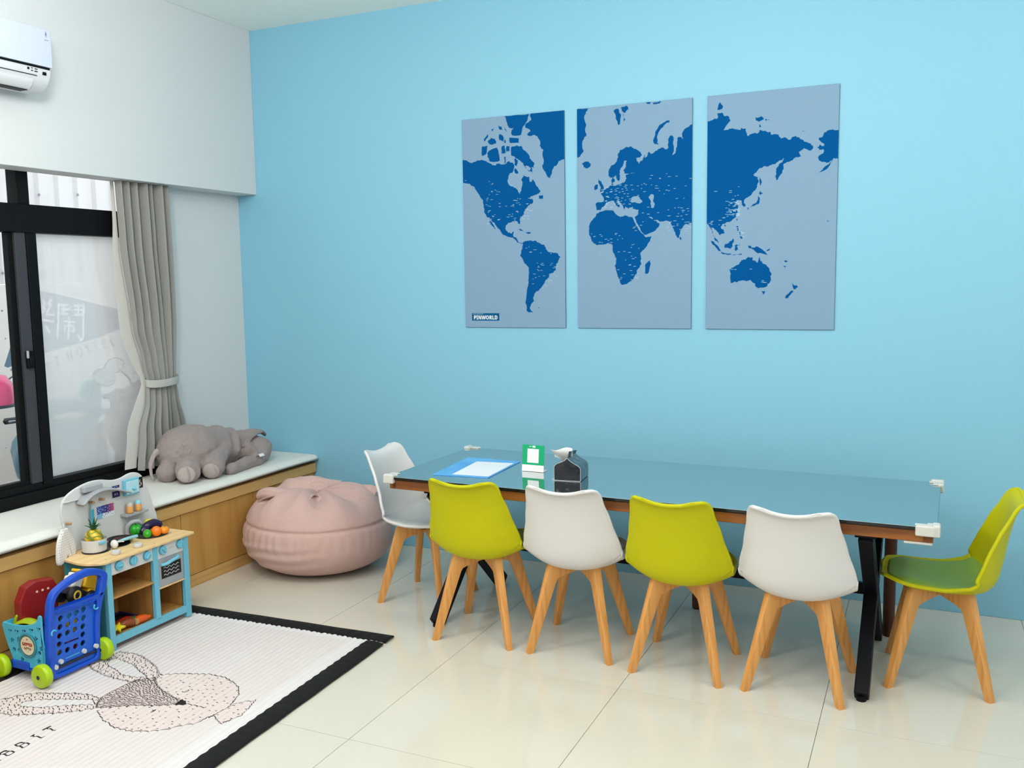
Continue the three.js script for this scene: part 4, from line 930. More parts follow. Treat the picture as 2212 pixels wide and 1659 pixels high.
  Q('faucet', limb([[0.655, 0.437, 1.70], [0.657, 0.485, 1.70], [0.668, 0.506, 1.685], [0.685, 0.507, 1.655], [0.692, 0.490, 1.640]], [0.012, 0.012, 0.012, 0.011, 0.009], 28, 12), M.kGrey, 'grey wooden faucet');
  Q('faucet_lever', B(0.648, 0.668, 0.505, 0.514, 1.625, 1.675, 0.003), M.kGrey);
  for (const [x, z] of [[0.848, 1.950], [0.852, 1.822]]) Q('table_knob', lathe([[0, 0], [0.019, 0], [0.021, 0.003], [0.021, 0.015], [0.018, 0.018], [0, 0.018]], 28).translate(x, 0.4375, z), M.kPale);
}
// what stands and hangs on the toy kitchen --------------------------------
const CT = KY + 0.4375;
{
  const pot = thing('toy_pot', 'grey wooden toy pot with light blue handles holding a pineapple', 'toy pot', [0.715, CT + 0.004, 1.955]);
  part('pot_body', lathe([[0, 0], [0.050, 0], [0.055, 0.004], [0.056, 0.060], [0.053, 0.060], [0.050, 0.012], [0, 0.010]], 40), M.kPale, pot);
  part('base_ring', lathe([[0.04, -0.003], [0.056, -0.003], [0.057, 0.002], [0.05, 0.003]], 40), M.black, pot);
  for (const a of [0.15, 0.15 + Math.PI]) part('pot_handle', at(box(0.012, 0.012, 0.034, 0.004, 2), 0.061, 0.046, 0).rotateY(a - 0.25), M.kBlue, pot);
  const p = thing('toy_pineapple', 'toy pineapple with dark green leaves standing in the grey pot', 'toy food', [0.715, CT + 0.016, 1.955]);
  const rows = 7;
  part('fruit', lathe([[0, 0], [0.028, 0.002], [0.040, 0.03], [0.041, 0.055], [0.036, 0.075], [0.022, 0.090], [0, 0.094]], 32), std(0xffffff, 0.45, { map: canvasTexture(128, 128, (c, w, h) => { c.fillStyle = '#d7a41f'; c.fillRect(0, 0, w, h); c.lineWidth = 9; for (let i = -8; i < 16; i++) { c.strokeStyle = i % 2 ? '#6f7e1a' : '#f2cf45'; c.beginPath(); c.moveTo(i * 16, 0); c.bezierCurveTo(i * 16 + 20, 40, i * 16 + 30, 80, i * 16 + 60, h); c.stroke(); } c.strokeStyle = '#7d8a22'; c.lineWidth = 6; for (let y = 10; y < h; y += 24) { c.beginPath(); for (let x = 0; x <= w; x += 4) c.lineTo(x, y + 4 * Math.sin(x * 0.2)); c.stroke(); } }) }), p);
  seed(8);
  for (let i = 0; i < 11; i++) { const a = i * 2.4, s = i < 6 ? 0.034 : 0.016, h = i < 6 ? 0.038 : 0.060; part('leaf', sheet((u, v) => { const w = 0.009 * (1 - u) * (2 * v - 1), r = 0.006 + s * u * (0.4 + 0.6 * u), y = 0.088 + h * u - (i < 6 ? 0.012 * u * u : 0); return V(Math.cos(a) * r - Math.sin(a) * w, y + 4 * w * w * 20, Math.sin(a) * r + Math.cos(a) * w); }, 8, 4, 0.0025), std(lin(0.008, 0.07, 0.02), 0.4), p); }
}
{
  const pan = thing('toy_pan', 'black toy frying pan with a pale blue handle on the hob', 'toy pan', [0.70, CT + 0.004, 1.79]);
  part('pan_body', lathe([[0, 0], [0.046, 0], [0.060, 0.016], [0.057, 0.016], [0.044, 0.004], [0, 0.004]], 36), M.black, pan);
  part('pan_handle', limb([[0.046, 0.016, 0.052], [0.066, 0.024, 0.028], [0.080, 0.026, -0.035]], [0.007, 0.0085, 0.008], 12, 10), std(lin(0.25, 0.52, 0.60), 0.4), pan);
  part('pan_food', lathe([[0, 0.004], [0.034, 0.004], [0.036, 0.009], [0.028, 0.013], [0, 0.012]], 24).translate(-0.006, 0, -0.006), std(lin(0.07, 0.008, 0.006), 0.5), pan, 'dark red toy food');
  const lad = thing('toy_ladle', 'round clear white toy ladle leaning between pot and pan', 'toy ladle', [0.775, CT + 0.003, 1.892]);
  part('bowl', ball(0.021, 0, 0.022, 0, 1, 1, 0.75, 20), phys(lin(0.75, 0.76, 0.78), 0.15), lad);
  part('ladle_handle', limb([[0, 0.03, -0.012], [0.006, 0.026, -0.035], [0.008, 0.022, -0.05]], [0.004, 0.0035, 0.003], 8, 8), std(lin(0.78, 0.76, 0.72), 0.4), lad);
}
{
  const sp = thing('toy_spatula', 'blue toy spatula hanging from the middle peg of the toy kitchen', 'toy spatula', [0.645, KY + 0.555, 1.896]);
  part('blade', box(0.007, 0.070, 0.021, 0.003).translate(0, 0.032, 0), std(lin(0.06, 0.36, 0.50), 0.4), sp);
  part('shaft', ext(-0.003, 0.003, 0.064, 0.103, -0.005, 0.005, 0.002), std(lin(0.35, 0.55, 0.62), 0.4), sp);
  const mitt = thing('toy_oven_mitt', 'white toy oven mitt printed with small dark marks hanging beside the backboard', 'oven mitt', [0.668, KY + 0.42, 2.078], 0.25);
  const s = new THREE.Shape(); s.moveTo(-0.012, 0.155); s.lineTo(0.012, 0.155); s.bezierCurveTo(0.03, 0.11, 0.045, 0.085, 0.046, 0.045); s.bezierCurveTo(0.046, 0.015, 0.03, 0.0, 0.018, 0.002); s.bezierCurveTo(0.010, 0.012, 0.008, 0.020, 0.004, 0.026); s.bezierCurveTo(-0.004, 0.01, -0.02, -0.014, -0.032, -0.008); s.bezierCurveTo(-0.044, 0.0, -0.04, 0.03, -0.038, 0.06); s.bezierCurveTo(-0.036, 0.10, -0.022, 0.13, -0.012, 0.155);
  const g = extrude(s, 0.024, 0.009, [], 16, 4); g.scale(1.55, 1, 1); g.rotateY(Math.PI / 2); g.translate(-0.012, 0, 0); uvMetres(g);
  seed(31);
  part('glove', g, std(0xffffff, 0.9, { map: sized(canvasTexture(128, 128, (c, w, h) => { c.fillStyle = '#e2dedc'; c.fillRect(0, 0, w, h); c.strokeStyle = '#77726f'; c.lineWidth = 3; for (let i = 0; i < 36; i++) { const x = (i % 6) * 21 + 8 + rr(-2, 2), y = Math.floor(i / 6) * 21 + 8 + rr(-2, 2); c.beginPath(); c.moveTo(x, y); c.lineTo(x + 8, y - 5); c.stroke(); } }, true), 0.07) }), mitt);
  part('hanging_loop', tube([[0.0, 0.150, 0], [0.003, 0.166, 0.006], [0.0, 0.176, 0], [-0.003, 0.166, -0.006], [0, 0.150, 0]], 0.0022, 20, 6), std(lin(0.7, 0.68, 0.66), 0.9), mitt);
}
{
  const mk = (name, label, z, cap) => { const s = thing(name, label, 'toy shaker', [0.654, KY + 0.553, z]); part('shaker_body', lathe([[0, 0], [0.0165, 0], [0.017, 0.003], [0.016, 0.036], [0, 0.036]], 24), std(0xffffff, 0.5, { map: sized(woodTexture([224, 164, 92], [196, 132, 66], 3, 9, 128), 0.1) }), s); part('shaker_cap', lathe([[0.0158, 0.036], [0.0155, 0.045], [0.010, 0.054], [0, 0.057]], 24), cap, s); return s; };
  mk('toy_shaker', 'toy spice shaker with a grey lid on the small shelf', 1.676, std(lin(0.55, 0.5, 0.46), 0.5)); mk('toy_shaker', 'toy spice shaker with a blue lid on the small shelf', 1.622, std(lin(0.25, 0.58, 0.68), 0.5));
}
const vivid = (r, g, b) => phys(lin(r, g, b), 0.25);
const veg = (name, label, [x, y, z], list, turn = 0) => { const t = thing(name, label, 'toy food', [x, y, z], turn); for (const [n, g, m] of list) part(n, g, m, t); return t; };
{
  const y = CT + 0.004, stem = () => limb([[0, 0, 0], [0.001, 0.006, 0.001], [0.004, 0.012, 0.002]], [0.004, 0.003, 0.0035], 6, 7);
  veg('toy_pepper', 'shiny green toy pepper beside the grey faucet', [0.695, y + 0.004, 1.682], [['fruit', join([0, 1, 2, 3].map((k) => ball(0.0205, 0.011 * Math.cos(k * 1.571), 0.026, 0.011 * Math.sin(k * 1.571), 1, 1.25, 1, 16))), vivid(0.01, 0.33, 0.015)], ['stem', stem().translate(0, 0.048, 0), vivid(0.02, 0.15, 0.02)]]);
  const half = (r, side, sy = 1) => { const g = new THREE.SphereGeometry(r, 24, 16, side ? 0 : Math.PI, Math.PI); g.scale(1, sy, 1.35); return g; };
  veg('toy_mango', 'toy mango, half yellow and half green, at the front of the sink', [0.778, y + 0.020, 1.690], [['yellow_half', half(0.021, 0), vivid(0.80, 0.55, 0.01)], ['green_half', half(0.021, 1), vivid(0.03, 0.38, 0.02)]], 0.9);
  veg('toy_orange', 'round toy orange at the front rim of the sink', [0.800, y + 0.025, 1.652], [['fruit', ball(0.026), vivid(0.86, 0.19, 0.005)], ['navel', ball(0.004, 0.012, 0.022, 0), vivid(0.25, 0.2, 0.02)]]);
  veg('toy_tangerine', 'lighter flattened toy tangerine right of the round orange', [0.806, y + 0.020, 1.607], [['fruit', ball(0.024, 0, 0, 0, 1, 0.82, 1.15), vivid(0.88, 0.28, 0.008)], ['navel', ball(0.004, 0.006, 0.018, 0), vivid(0.25, 0.2, 0.02)]]);
  veg('toy_eggplant', 'shiny dark purple toy eggplant lying across the sink', [0.715, y + 0.026, 1.612], [['fruit', limb([[0, 0, 0.05], [0.004, 0.012, 0.02], [0.006, 0.016, -0.02], [0.016, 0.004, -0.055]], [0.014, 0.022, 0.024, 0.018], 20, 14), vivid(0.022, 0.006, 0.05)], ['calyx', limb([[0.012, 0.006, -0.05], [0.02, 0.0, -0.068]], [0.017, 0.005], 6, 8), vivid(0.03, 0.2, 0.03)]]);
  veg('toy_eggplant', 'small dark blue toy eggplant between the pepper and the orange', [0.728, y + 0.018, 1.662], [['fruit', limb([[0, 0, 0.02], [0, 0.01, 0], [0.004, 0.012, -0.022]], [0.016, 0.02, 0.014], 12, 12), vivid(0.012, 0.008, 0.05)], ['stem', stem().rotateX(-1.2).translate(0.004, 0.016, -0.034), vivid(0.03, 0.2, 0.03)]]);
  veg('toy_lemon', 'yellow toy lemon at the back of the sink near the backboard', [0.668, y + 0.030, 1.572], [['fruit', limb([[0, 0, 0.028], [0, 0.004, 0.012], [0, 0.004, -0.012], [0, 0, -0.028]], [0.008, 0.021, 0.021, 0.008], 16, 14), vivid(0.72, 0.66, 0.02)], ['stem', stem().rotateX(1.5).translate(0, 0, 0.03), vivid(0.1, 0.2, 0.03)]]);
  // in the open compartments below
  const f = KY + 0.056;
  veg('toy_carrot', 'orange red toy carrot with a green top in the lower compartment', [0.842, f + 0.020, 1.822], [['root', limb([[0, 0, 0.03], [0.006, 0.002, 0], [0.016, 0, -0.045]], [0.021, 0.019, 0.008], 16, 14), vivid(0.72, 0.10, 0.01)], ['leaf_top', limb([[-0.002, 0.004, 0.03], [-0.008, 0.014, 0.046], [-0.006, 0.016, 0.062]], [0.013, 0.010, 0.006], 8, 8), vivid(0.02, 0.25, 0.02)]]);
  veg('toy_sausage', 'brown toy sausage cut at its pale end beside the carrot', [0.832, f + 0.021, 1.905], [['sausage', limb([[0, 0, 0.04], [0.004, 0.006, 0.0], [0.014, 0, -0.032]], [0.019, 0.021, 0.020], 16, 14), phys(lin(0.26, 0.055, 0.015), 0.3)], ['cut_end', at(uvMetres(cyl(0.016, 0.016, 0.003, 0, 0, 0, 20)), 0.019, 0, -0.044, Math.PI / 2, 0.35, 0), phys(lin(0.62, 0.36, 0.12), 0.5)]]);
  veg('toy_chili', 'red toy chili pepper lying behind the brown sausage', [0.795, f + 0.015, 1.895], [['pod', limb([[0, 0, 0.06], [0.004, 0.01, 0.02], [0.004, 0.012, -0.02], [0.0, 0.004, -0.06]], [0.006, 0.014, 0.016, 0.012], 18, 12), vivid(0.45, 0.02, 0.008)], ['stem', stem().rotateX(-1.4).translate(0, 0.004, -0.07), vivid(0.03, 0.2, 0.03)]]);
  const star = []; for (let i = 0; i < 10; i++) { const a = i / 10 * 6.28318, r = i % 2 ? 0.016 : 0.034; star.push([r * Math.cos(a), r * Math.sin(a)]); }
  veg('toy_starfish', 'yellow star-shaped toy at the front left of the lower compartment', [0.850, f + 0.022, 1.968], [['star_body', extrude(star, 0.016, 0.005).rotateX(-1.1).rotateY(0.9), vivid(0.76, 0.62, 0.01)]]);
  const box2 = thing('toy_cup', 'small light blue toy cup lying in the right lower compartment', 'toy cup', [0.80, f + 0.018, 1.685]);
  part('cup_body', lathe([[0, -0.02], [0.016, -0.02], [0.018, 0.02], [0.016, 0.02], [0.014, -0.017], [0, -0.017]], 24).rotateX(1.45).rotateY(0.6), std(lin(0.35, 0.62, 0.72), 0.35), box2);
  const tray = thing('toy_tray', 'dark toy tray at the back of the left lower compartment', 'toy tray', [0.715, f, 1.87]);
  part('tray_base', ext(-0.06, 0.06, 0.0, 0.006, -0.09, 0.09, 0.003), M.black, tray); part('tray_rim', join(ext(-0.06, 0.06, 0.006, 0.02, -0.09, -0.082, 0.003), ext(-0.06, 0.06, 0.006, 0.02, 0.082, 0.09, 0.003), ext(-0.06, -0.052, 0.006, 0.02, -0.09, 0.09, 0.003), ext(0.052, 0.06, 0.006, 0.02, -0.09, 0.09, 0.003)), std(lin(0.05, 0.03, 0.12), 0.4), tray);
}
// ---------------------------------------------------------------- toy shopping trolley
M.cartBlue = phys(lin(0.006, 0.075, 0.55), 0.32);
M.cartPale = phys(lin(0.06, 0.44, 0.66), 0.35);
M.lime = phys(lin(0.40, 0.60, 0.004), 0.3);
M.cartDark = std(lin(0.01, 0.012, 0.03), 0.6);
{
  const RY = 0.012, O = [0.74, RY, 2.24];
  const t = thing('toy_trolley', 'blue plastic toy shopping trolley with lime green wheels', 'toy trolley', [O[0] + 0.05, O[1], O[2] + 0.045]);
  const Q = (name, g, m, label, parent = t) => part(name, g.translate(-O[0], 0, -O[2]), m, parent, label);
  const toX = standUp;
  const path = (pts, n = 60) => new THREE.CatmullRomCurve3(pts.map(([a, b]) => V(a, b, 0)), true, 'catmullrom', 0.35).getSpacedPoints(n).slice(0, -1).map((p) => [p.x, p.y]);
  const outer = path([[2.345, 0.012], [2.348, 0.10], [2.345, 0.22], [2.330, 0.34], [2.300, 0.392], [2.207, 0.428], [2.123, 0.438], [2.055, 0.418], [2.022, 0.388], [2.026, 0.350], [2.050, 0.29], [2.072, 0.22], [2.084, 0.12], [2.087, 0.012], [2.2, 0.006]], 110);
  const inner = path([[2.304, 0.306], [2.298, 0.352], [2.274, 0.376], [2.218, 0.396], [2.134, 0.406], [2.082, 0.397], [2.058, 0.38], [2.064, 0.35], [2.088, 0.296], [2.20, 0.300]], 80).reverse();
  const rail = outer, window_ = inner;
  const inset = path([[2.318, 0.03], [2.32, 0.12], [2.316, 0.22], [2.306, 0.296], [2.20, 0.292], [2.092, 0.286], [2.104, 0.20], [2.110, 0.10], [2.112, 0.028], [2.2, 0.024]], 90).reverse();
  // tubular frame all round, then the recessed perforated panel
  const g1 = extrude(rail, 0.036, 0.008, [window_, inset], 4, 3);
  Q('handle_frame', toX(g1, 0.836), M.cartBlue, 'blue handle frame');
  const holes = [[2.271, 0.259], [2.227, 0.256], [2.190, 0.258], [2.152, 0.260], [2.277, 0.222], [2.237, 0.220], [2.195, 0.222], [2.155, 0.222], [2.282, 0.184], [2.242, 0.184], [2.204, 0.185], [2.161, 0.184], [2.287, 0.148], [2.164, 0.148], [2.288, 0.111], [2.248, 0.108], [2.206, 0.109], [2.167, 0.109]].map(([z, y]) => circlePath(z, y, 0.0125, 16));
  const slot = (z0, y0, z1, y1, w) => { const dx = z1 - z0, dy = y1 - y0, L = Math.hypot(dx, dy), nx = -dy / L * w, ny = dx / L * w; return [[z0 + nx, y0 + ny], [z1 + nx, y1 + ny], [z1 - nx, y1 - ny], [z0 - nx, y0 - ny]]; };
  const plate = [[2.325, 0.024], [2.325, 0.2], [2.314, 0.302], [2.086, 0.292], [2.10, 0.2], [2.106, 0.022]];
  const panel = Q('perforated_panel', toX(extrude(plate, 0.012, 0.002, [...holes, slot(2.261, 0.142, 2.187, 0.139, 0.004), slot(2.258, 0.053, 2.188, 0.050, 0.004)], 4, 1), 0.845), phys(lin(0.008, 0.11, 0.62), 0.32), 'blue back panel with round holes');
  part('panel_line', ext(0.8572, 0.8588, 0.073, 0.077, 2.190, 2.262, 0).translate(-O[0], 0, -O[2]), M.cartPale, panel);
  for (const [y, z] of [[0.072, 2.289], [0.073, 2.168], [0.060, 2.322], [0.075, 2.108]]) Q('axle_cap', uvMetres(at(cyl(0.0115, 0.010, 0.012, 0, 0, 0, 18), 0, 0, 0, 0, 0, -Math.PI / 2).translate(z > 2.3 || z < 2.12 ? 0.868 : 0.861, y, z)), M.kPale);
  for (const [z, y] of [[2.322, 0.214], [2.098, 0.258]]) Q('clip', uvMetres(new THREE.TorusGeometry(0.012, 0.004, 8, 16, 3.4).rotateY(Math.PI / 2).rotateX(z > 2.2 ? 0.4 : 2.2).translate(0.872, y, z)), M.cartPale);
  // basket
  const side = (() => { const s = new THREE.Shape(); s.moveTo(0.588, 0.226); s.lineTo(0.604, 0.238); s.quadraticCurveTo(0.70, 0.228, 0.77, 0.248); s.quadraticCurveTo(0.815, 0.262, 0.818, 0.284); s.quadraticCurveTo(0.826, 0.305, 0.842, 0.292); s.lineTo(0.842, 0.07); s.lineTo(0.75, 0.052); s.lineTo(0.665, 0.055); s.quadraticCurveTo(0.655, 0.06, 0.645, 0.075); s.lineTo(0.612, 0.15); s.closePath(); return s; })();
  const heart = (x, y, s) => [[x, y - s], [x + s * 0.75, y - s * 0.1], [x + s * 0.95, y + s * 0.55], [x, y + s * 0.55], [x - s * 0.95, y + s * 0.55], [x - s * 0.75, y - s * 0.1]].reverse();
  const star = (x, y, s) => { const o = []; for (let i = 0; i < 10; i++) { const a = -i / 10 * 6.28318 + 1.5708, r = i % 2 ? s * 0.45 : s; o.push([x + r * Math.cos(a), y + r * Math.sin(a)]); } return o; };
  const cut = [[0.640, 0.203], [0.682, 0.205], [0.728, 0.213], [0.775, 0.224], [0.822, 0.236]].map(([x, y]) => heart(x, y, 0.0155));
  for (const [x, y] of [[0.650, 0.163], [0.691, 0.172], [0.800, 0.190], [0.830, 0.150], [0.704, 0.084], [0.81, 0.092]]) cut.push(star(x, y, 0.019));
  for (const [x, y] of [[0.657, 0.121], [0.692, 0.122], [0.815, 0.128]]) cut.push(circlePath(x, y, 0.0125, 12));
  const sideGeo = extrude(side, 0.008, 0.002, cut, 10, 1);
  Q('basket_side', sideGeo.clone().translate(0, 0, 2.348), M.cartPale, 'pale blue basket side with heart and star holes');
  Q('basket_side', sideGeo.clone().translate(0, 0, 2.108), M.cartPale);
  Q('basket_front', bar([0.592, 0.235, 2.232], [0.652, 0.062, 2.232], 0.008, 0.24, 0.002), M.cartPale);
  Q('basket_floor', ext(0.65, 0.842, 0.052, 0.06, 2.11, 2.355, 0.002), M.cartPale);
  Q('chassis', join(ext(0.62, 0.85, 0.036, 0.052, 2.335, 2.356, 0.004), ext(0.62, 0.85, 0.036, 0.052, 2.11, 2.131, 0.004), ext(0.64, 0.75, 0.04, 0.075, 2.352, 2.364, 0.004), ext(0.62, 0.66, 0.036, 0.052, 2.13, 2.34, 0.004)), M.cartBlue);
  const logo = canvasTexture(192, 192, (c, w, h) => { c.fillStyle = '#d9cdb0'; c.fillRect(0, 0, w, h); c.strokeStyle = '#2e6a74'; c.lineWidth = 14; c.beginPath(); c.arc(96, 96, 84, 0, 7); c.stroke(); c.strokeStyle = '#9c2f22'; c.lineWidth = 11; for (let i = 0; i < 5; i++) { c.beginPath(); c.arc(52 + i * 22, 84, 9, i, i + 5); c.stroke(); } c.strokeStyle = '#7d3a26'; c.lineWidth = 8; for (let i = 0; i < 4; i++) { c.beginPath(); c.arc(66 + i * 20, 118, 7, i * 1.4, i * 1.4 + 4.6); c.stroke(); } c.strokeStyle = '#e9e2cf'; c.lineWidth = 7; c.beginPath(); c.arc(96, 96, 62, 0.5, 2.6); c.stroke(); c.fillStyle = '#a0382a'; c.beginPath(); c.arc(96, 44, 7, 0, 7); c.fill(); });
  { const g = new THREE.CylinderGeometry(0.052, 0.052, 0.005, 40).rotateX(Math.PI / 2).translate(0.750, 0.153, 2.3585); const p = g.attributes.position, uv = g.attributes.uv; for (let i = 0; i < p.count; i++) uv.setXY(i, (p.getX(i) - 0.698) / 0.104, (p.getY(i) - 0.101) / 0.104); Q('badge', g, std(0xffffff, 0.45, { map: logo }), 'round cream and red badge'); }
  { const g = new THREE.TorusGeometry(0.051, 0.004, 8, 40).translate(0.750, 0.153, 2.360); Q('badge_rim', uvMetres(g), std(lin(0.03, 0.22, 0.26), 0.4)); }
  const tyre = lathe([[0, -0.021], [0.014, -0.021], [0.016, -0.017], [0.044, -0.019], [0.050, -0.012], [0.051, 0], [0.050, 0.012], [0.044, 0.019], [0.016, 0.017], [0.014, 0.021], [0, 0.021]], 36).rotateX(Math.PI / 2);
  for (const [x, z] of [[0.872, 2.392], [0.872, 2.072], [0.605, 2.385], [0.605, 2.085]]) {
    const w = Q('wheel', tyre.clone().translate(x, 0.051, z), M.lime, 'lime green wheel');
    part('wheel_hub', uvMetres(at(cyl(0.009, 0.009, 0.045, 0, 0, 0, 14), 0, 0, 0, Math.PI / 2).translate(x - O[0], 0.051, z - O[2])), M.cartDark, w);
  }
  for (const x of [0.866, 0.605]) Q('axle', uvMetres(cyl(0.006, 0.006, 0.31, 0, 0, 0, 10).rotateX(Math.PI / 2).translate(x - 0.004, 0.051, 2.232)), M.cartDark);
}
// toys in the trolley ------------------------------------------------------
{
  const B0 = 0.012 + 0.061;
  const bin = thing('red_toy_box', 'dark red plastic toy case with three pale dots inside the trolley', 'toy case', [0.755, B0, 2.285], -0.12);
  const prof = [[-0.085, 0.0], [-0.085, 0.255], [-0.055, 0.318], [-0.01, 0.335], [0.075, 0.325], [0.092, 0.29], [0.092, 0.0]];
  const g = extrude(prof.map(([a, b]) => [a, b]), 0.05, 0.005, [], 4, 2); g.rotateY(Math.PI / 2); g.translate(-0.075, 0, 0); uvMetres(g);
  part('case_body', g, phys(lin(0.26, 0.008, 0.012), 0.4), bin);
  for (let i = 0; i < 3; i++) part('pale_dot', uvMetres(at(cyl(0.0055, 0.0055, 0.002, 0, 0, 0, 12), 0, 0, 0, 0, 0, Math.PI / 2).translate(-0.0245, 0.287, 0.005 - i * 0.026)), std(lin(0.8, 0.55, 0.5), 0.5), bin);
  const truck = thing('toy_dump_truck', 'yellow and white toy dump truck standing on end in the trolley', 'toy truck', [0.815, B0 + 0.215, 2.155], 0.0);
  const Y = phys(lin(0.86, 0.46, 0.004), 0.35), R = (gg) => gg.scale(1.3, 1.3, 1.3).rotateX(-0.5).rotateY(0.12);
  part('tipper_bed', R(join(ext(-0.03, 0.03, 0.045, 0.10, -0.055, 0.02, 0.006, 2), ext(-0.036, 0.036, 0.094, 0.104, -0.062, 0.03, 0.003, 2), ext(-0.03, 0.03, 0.02, 0.048, -0.05, -0.01, 0.006, 2))), Y, truck, 'yellow tipping bed');
  part('cab', R(join(ext(-0.026, 0.026, 0.035, 0.075, 0.024, 0.066, 0.008, 2), ext(-0.02, 0.02, 0.07, 0.088, 0.03, 0.058, 0.006, 2))), phys(lin(0.75, 0.72, 0.66), 0.35), truck, 'white cab');
  part('underframe', R(ext(-0.022, 0.022, 0.012, 0.036, -0.05, 0.062, 0.004, 2)), M.cartDark, truck);
  for (const [x, z] of [[0.03, 0.05], [0.03, -0.03], [-0.03, 0.05], [-0.03, -0.03]]) {
    const w = part('wheel', R(at(lathe([[0, -0.011], [0.018, -0.011], [0.029, -0.009], [0.031, 0], [0.029, 0.009], [0.018, 0.011], [0, 0.011]], 24), 0, 0, 0, 0, 0, Math.PI / 2).translate(x, 0.012, z)), M.black, truck);
    part('wheel_rim', R(uvMetres(new THREE.TorusGeometry(0.014, 0.0035, 8, 22).rotateY(Math.PI / 2).translate(x + Math.sign(x) * 0.011, 0.012, z))), phys(lin(0.75, 0.48, 0.03), 0.35), w);
  }
  const gr = thing('lime_toy_scoop', 'lime green toy scoop poking over the rim of the trolley basket', 'toy scoop', [0.715, B0 + 0.14, 2.355], 0.15);
  part('scoop', sheet((u, v) => V(lerp(-0.05, 0.085, u), 0.035 * Math.sin(u * 2.6) + 0.012 * (1 - (2 * v - 1) ** 2), lerp(-0.03, 0.03, v) * (1 - 0.35 * u)), 16, 10, 0.006), phys(lin(0.36, 0.48, 0.01), 0.35), gr);
  part('scoop_grip', limb([[-0.045, 0.008, 0], [-0.035, 0.04, 0.002], [-0.025, 0.058, 0.002]], [0.010, 0.009, 0.007], 8, 8), phys(lin(0.36, 0.48, 0.01), 0.35), gr);
  const bk = thing('black_toy_pan', 'black toy pan lying on top of the things in the trolley basket', 'toy pan', [0.82, B0 + 0.165, 2.31], 0.3);
  part('pan', lathe([[0, 0], [0.045, 0], [0.056, 0.014], [0.053, 0.014], [0.043, 0.004], [0, 0.004]], 28).rotateZ(0.18), M.black, bk);
  part('pan_grip', limb([[-0.05, 0.005, 0.01], [-0.085, 0.002, 0.03]], [0.006, 0.006], 6, 8), M.black, bk);
  // fillers seen through the holes
  const fill = [[0.80, 0.045, 2.28, 0.75, 0.48, 0.02, 'yellow toy ball behind the panel holes'], [0.80, 0.045, 2.18, 0.45, 0.04, 0.02, 'red toy ball behind the panel holes'], [0.70, 0.045, 2.30, 0.42, 0.08, 0.02, 'brick red toy ball low in the basket'], [0.775, 0.105, 2.14, 0.62, 0.38, 0.02, 'amber toy ball high behind the panel holes']];
  for (const [x, y, z, r, gc, b, label] of fill) { const t = thing('toy_ball', label, 'toy ball', [x + 0.045, B0 + y - 0.005, z + 0.045]); part('ball', ball(0.036, 0, 0, 0, 1, 1, 1, 18), vivid(r, gc, b), t); part('ball_seam', uvMetres(new THREE.TorusGeometry(0.0358, 0.0015, 6, 30).rotateX(1.1)), vivid(r * 0.6, gc * 0.6, b * 0.6), t); }
}
// ---------------------------------------------------------------- on the table
{
  const y = 0.7505;
  const quad = (pts, h0, h1) => { const g = extrude(pts.map(([x, z]) => [x, -z]), h1 - h0, 0.0004, [], 2, 1); g.rotateX(-Math.PI / 2); return uvMetres(g); };
  const c = [2.215, 0.86];
  const rel = (p) => p.map(([x, z]) => [x - c[0], z - c[1]]);
  const b = thing('blue_folder', 'thin light blue folder lying on the left part of the table', 'folder', [c[0], y, c[1]], 0);
  part('cover', quad(rel([[2.085, 1.096], [2.048, 0.637], [2.362, 0.645], [2.378, 1.068]]), 0, 0.004), std(0xffffff, 0.4, { map: sized(dataTexture(128, (u, v) => { const a = tileNoise(u, v, 4, 4, 3) * 0.12; return [0.36 + a, 0.66 + a, 0.90 + a * 0.6]; }), 0.5) }), b);
  part('back_cover', quad(rel([[2.088, 1.09], [2.052, 0.64], [2.359, 0.648], [2.374, 1.063]]), -0.0004, 0.0001), std(lin(0.05, 0.12, 0.3), 0.5), b);
  const w = thing('white_sheet', 'white sheet of paper on the blue folder', 'paper', [c[0], y + 0.0042, c[1]], 0);
  part('paper', quad(rel([[2.180, 1.068], [2.150, 0.735], [2.355, 0.712], [2.372, 1.052]]), 0, 0.0012), std(lin(0.80, 0.82, 0.86), 0.6), w);
}
{
  const t = thing('counter_sign', 'small green and white counter sign with a blank white label standing on the table', 'sign', [2.521, 0.751, 0.85], -0.03);
  const lean = (g) => g.rotateX(-0.10);
  part('base', ext(-0.06, 0.06, 0, 0.003, -0.05, 0.004, 0.001), std(lin(0.84, 0.84, 0.84), 0.35), t);
  part('white_foot', lean(ext(-0.06, 0.06, 0.0, 0.033, -0.001, 0.002, 0.001)), std(lin(0.86, 0.85, 0.84), 0.3), t);
  part('green_panel', lean(ext(-0.06, 0.06, 0.033, 0.134, -0.001, 0.002, 0.001)), phys(lin(0.0, 0.38, 0.16), 0.3), t);
  part('white_label', lean(ext(-0.031, 0.031, 0.044, 0.114, 0.002, 0.0026, 0)), std(lin(0.84, 0.84, 0.84), 0.4), t);
  part('speech_bubble', lean(join(ext(-0.004, 0.012, 0.120, 0.130, 0.002, 0.0028, 0.0003), ext(-0.022, -0.008, 0.124, 0.1265, 0.002, 0.0026, 0))), std(lin(0.8, 0.88, 0.84), 0.4), t, 'small white speech bubble mark');
}
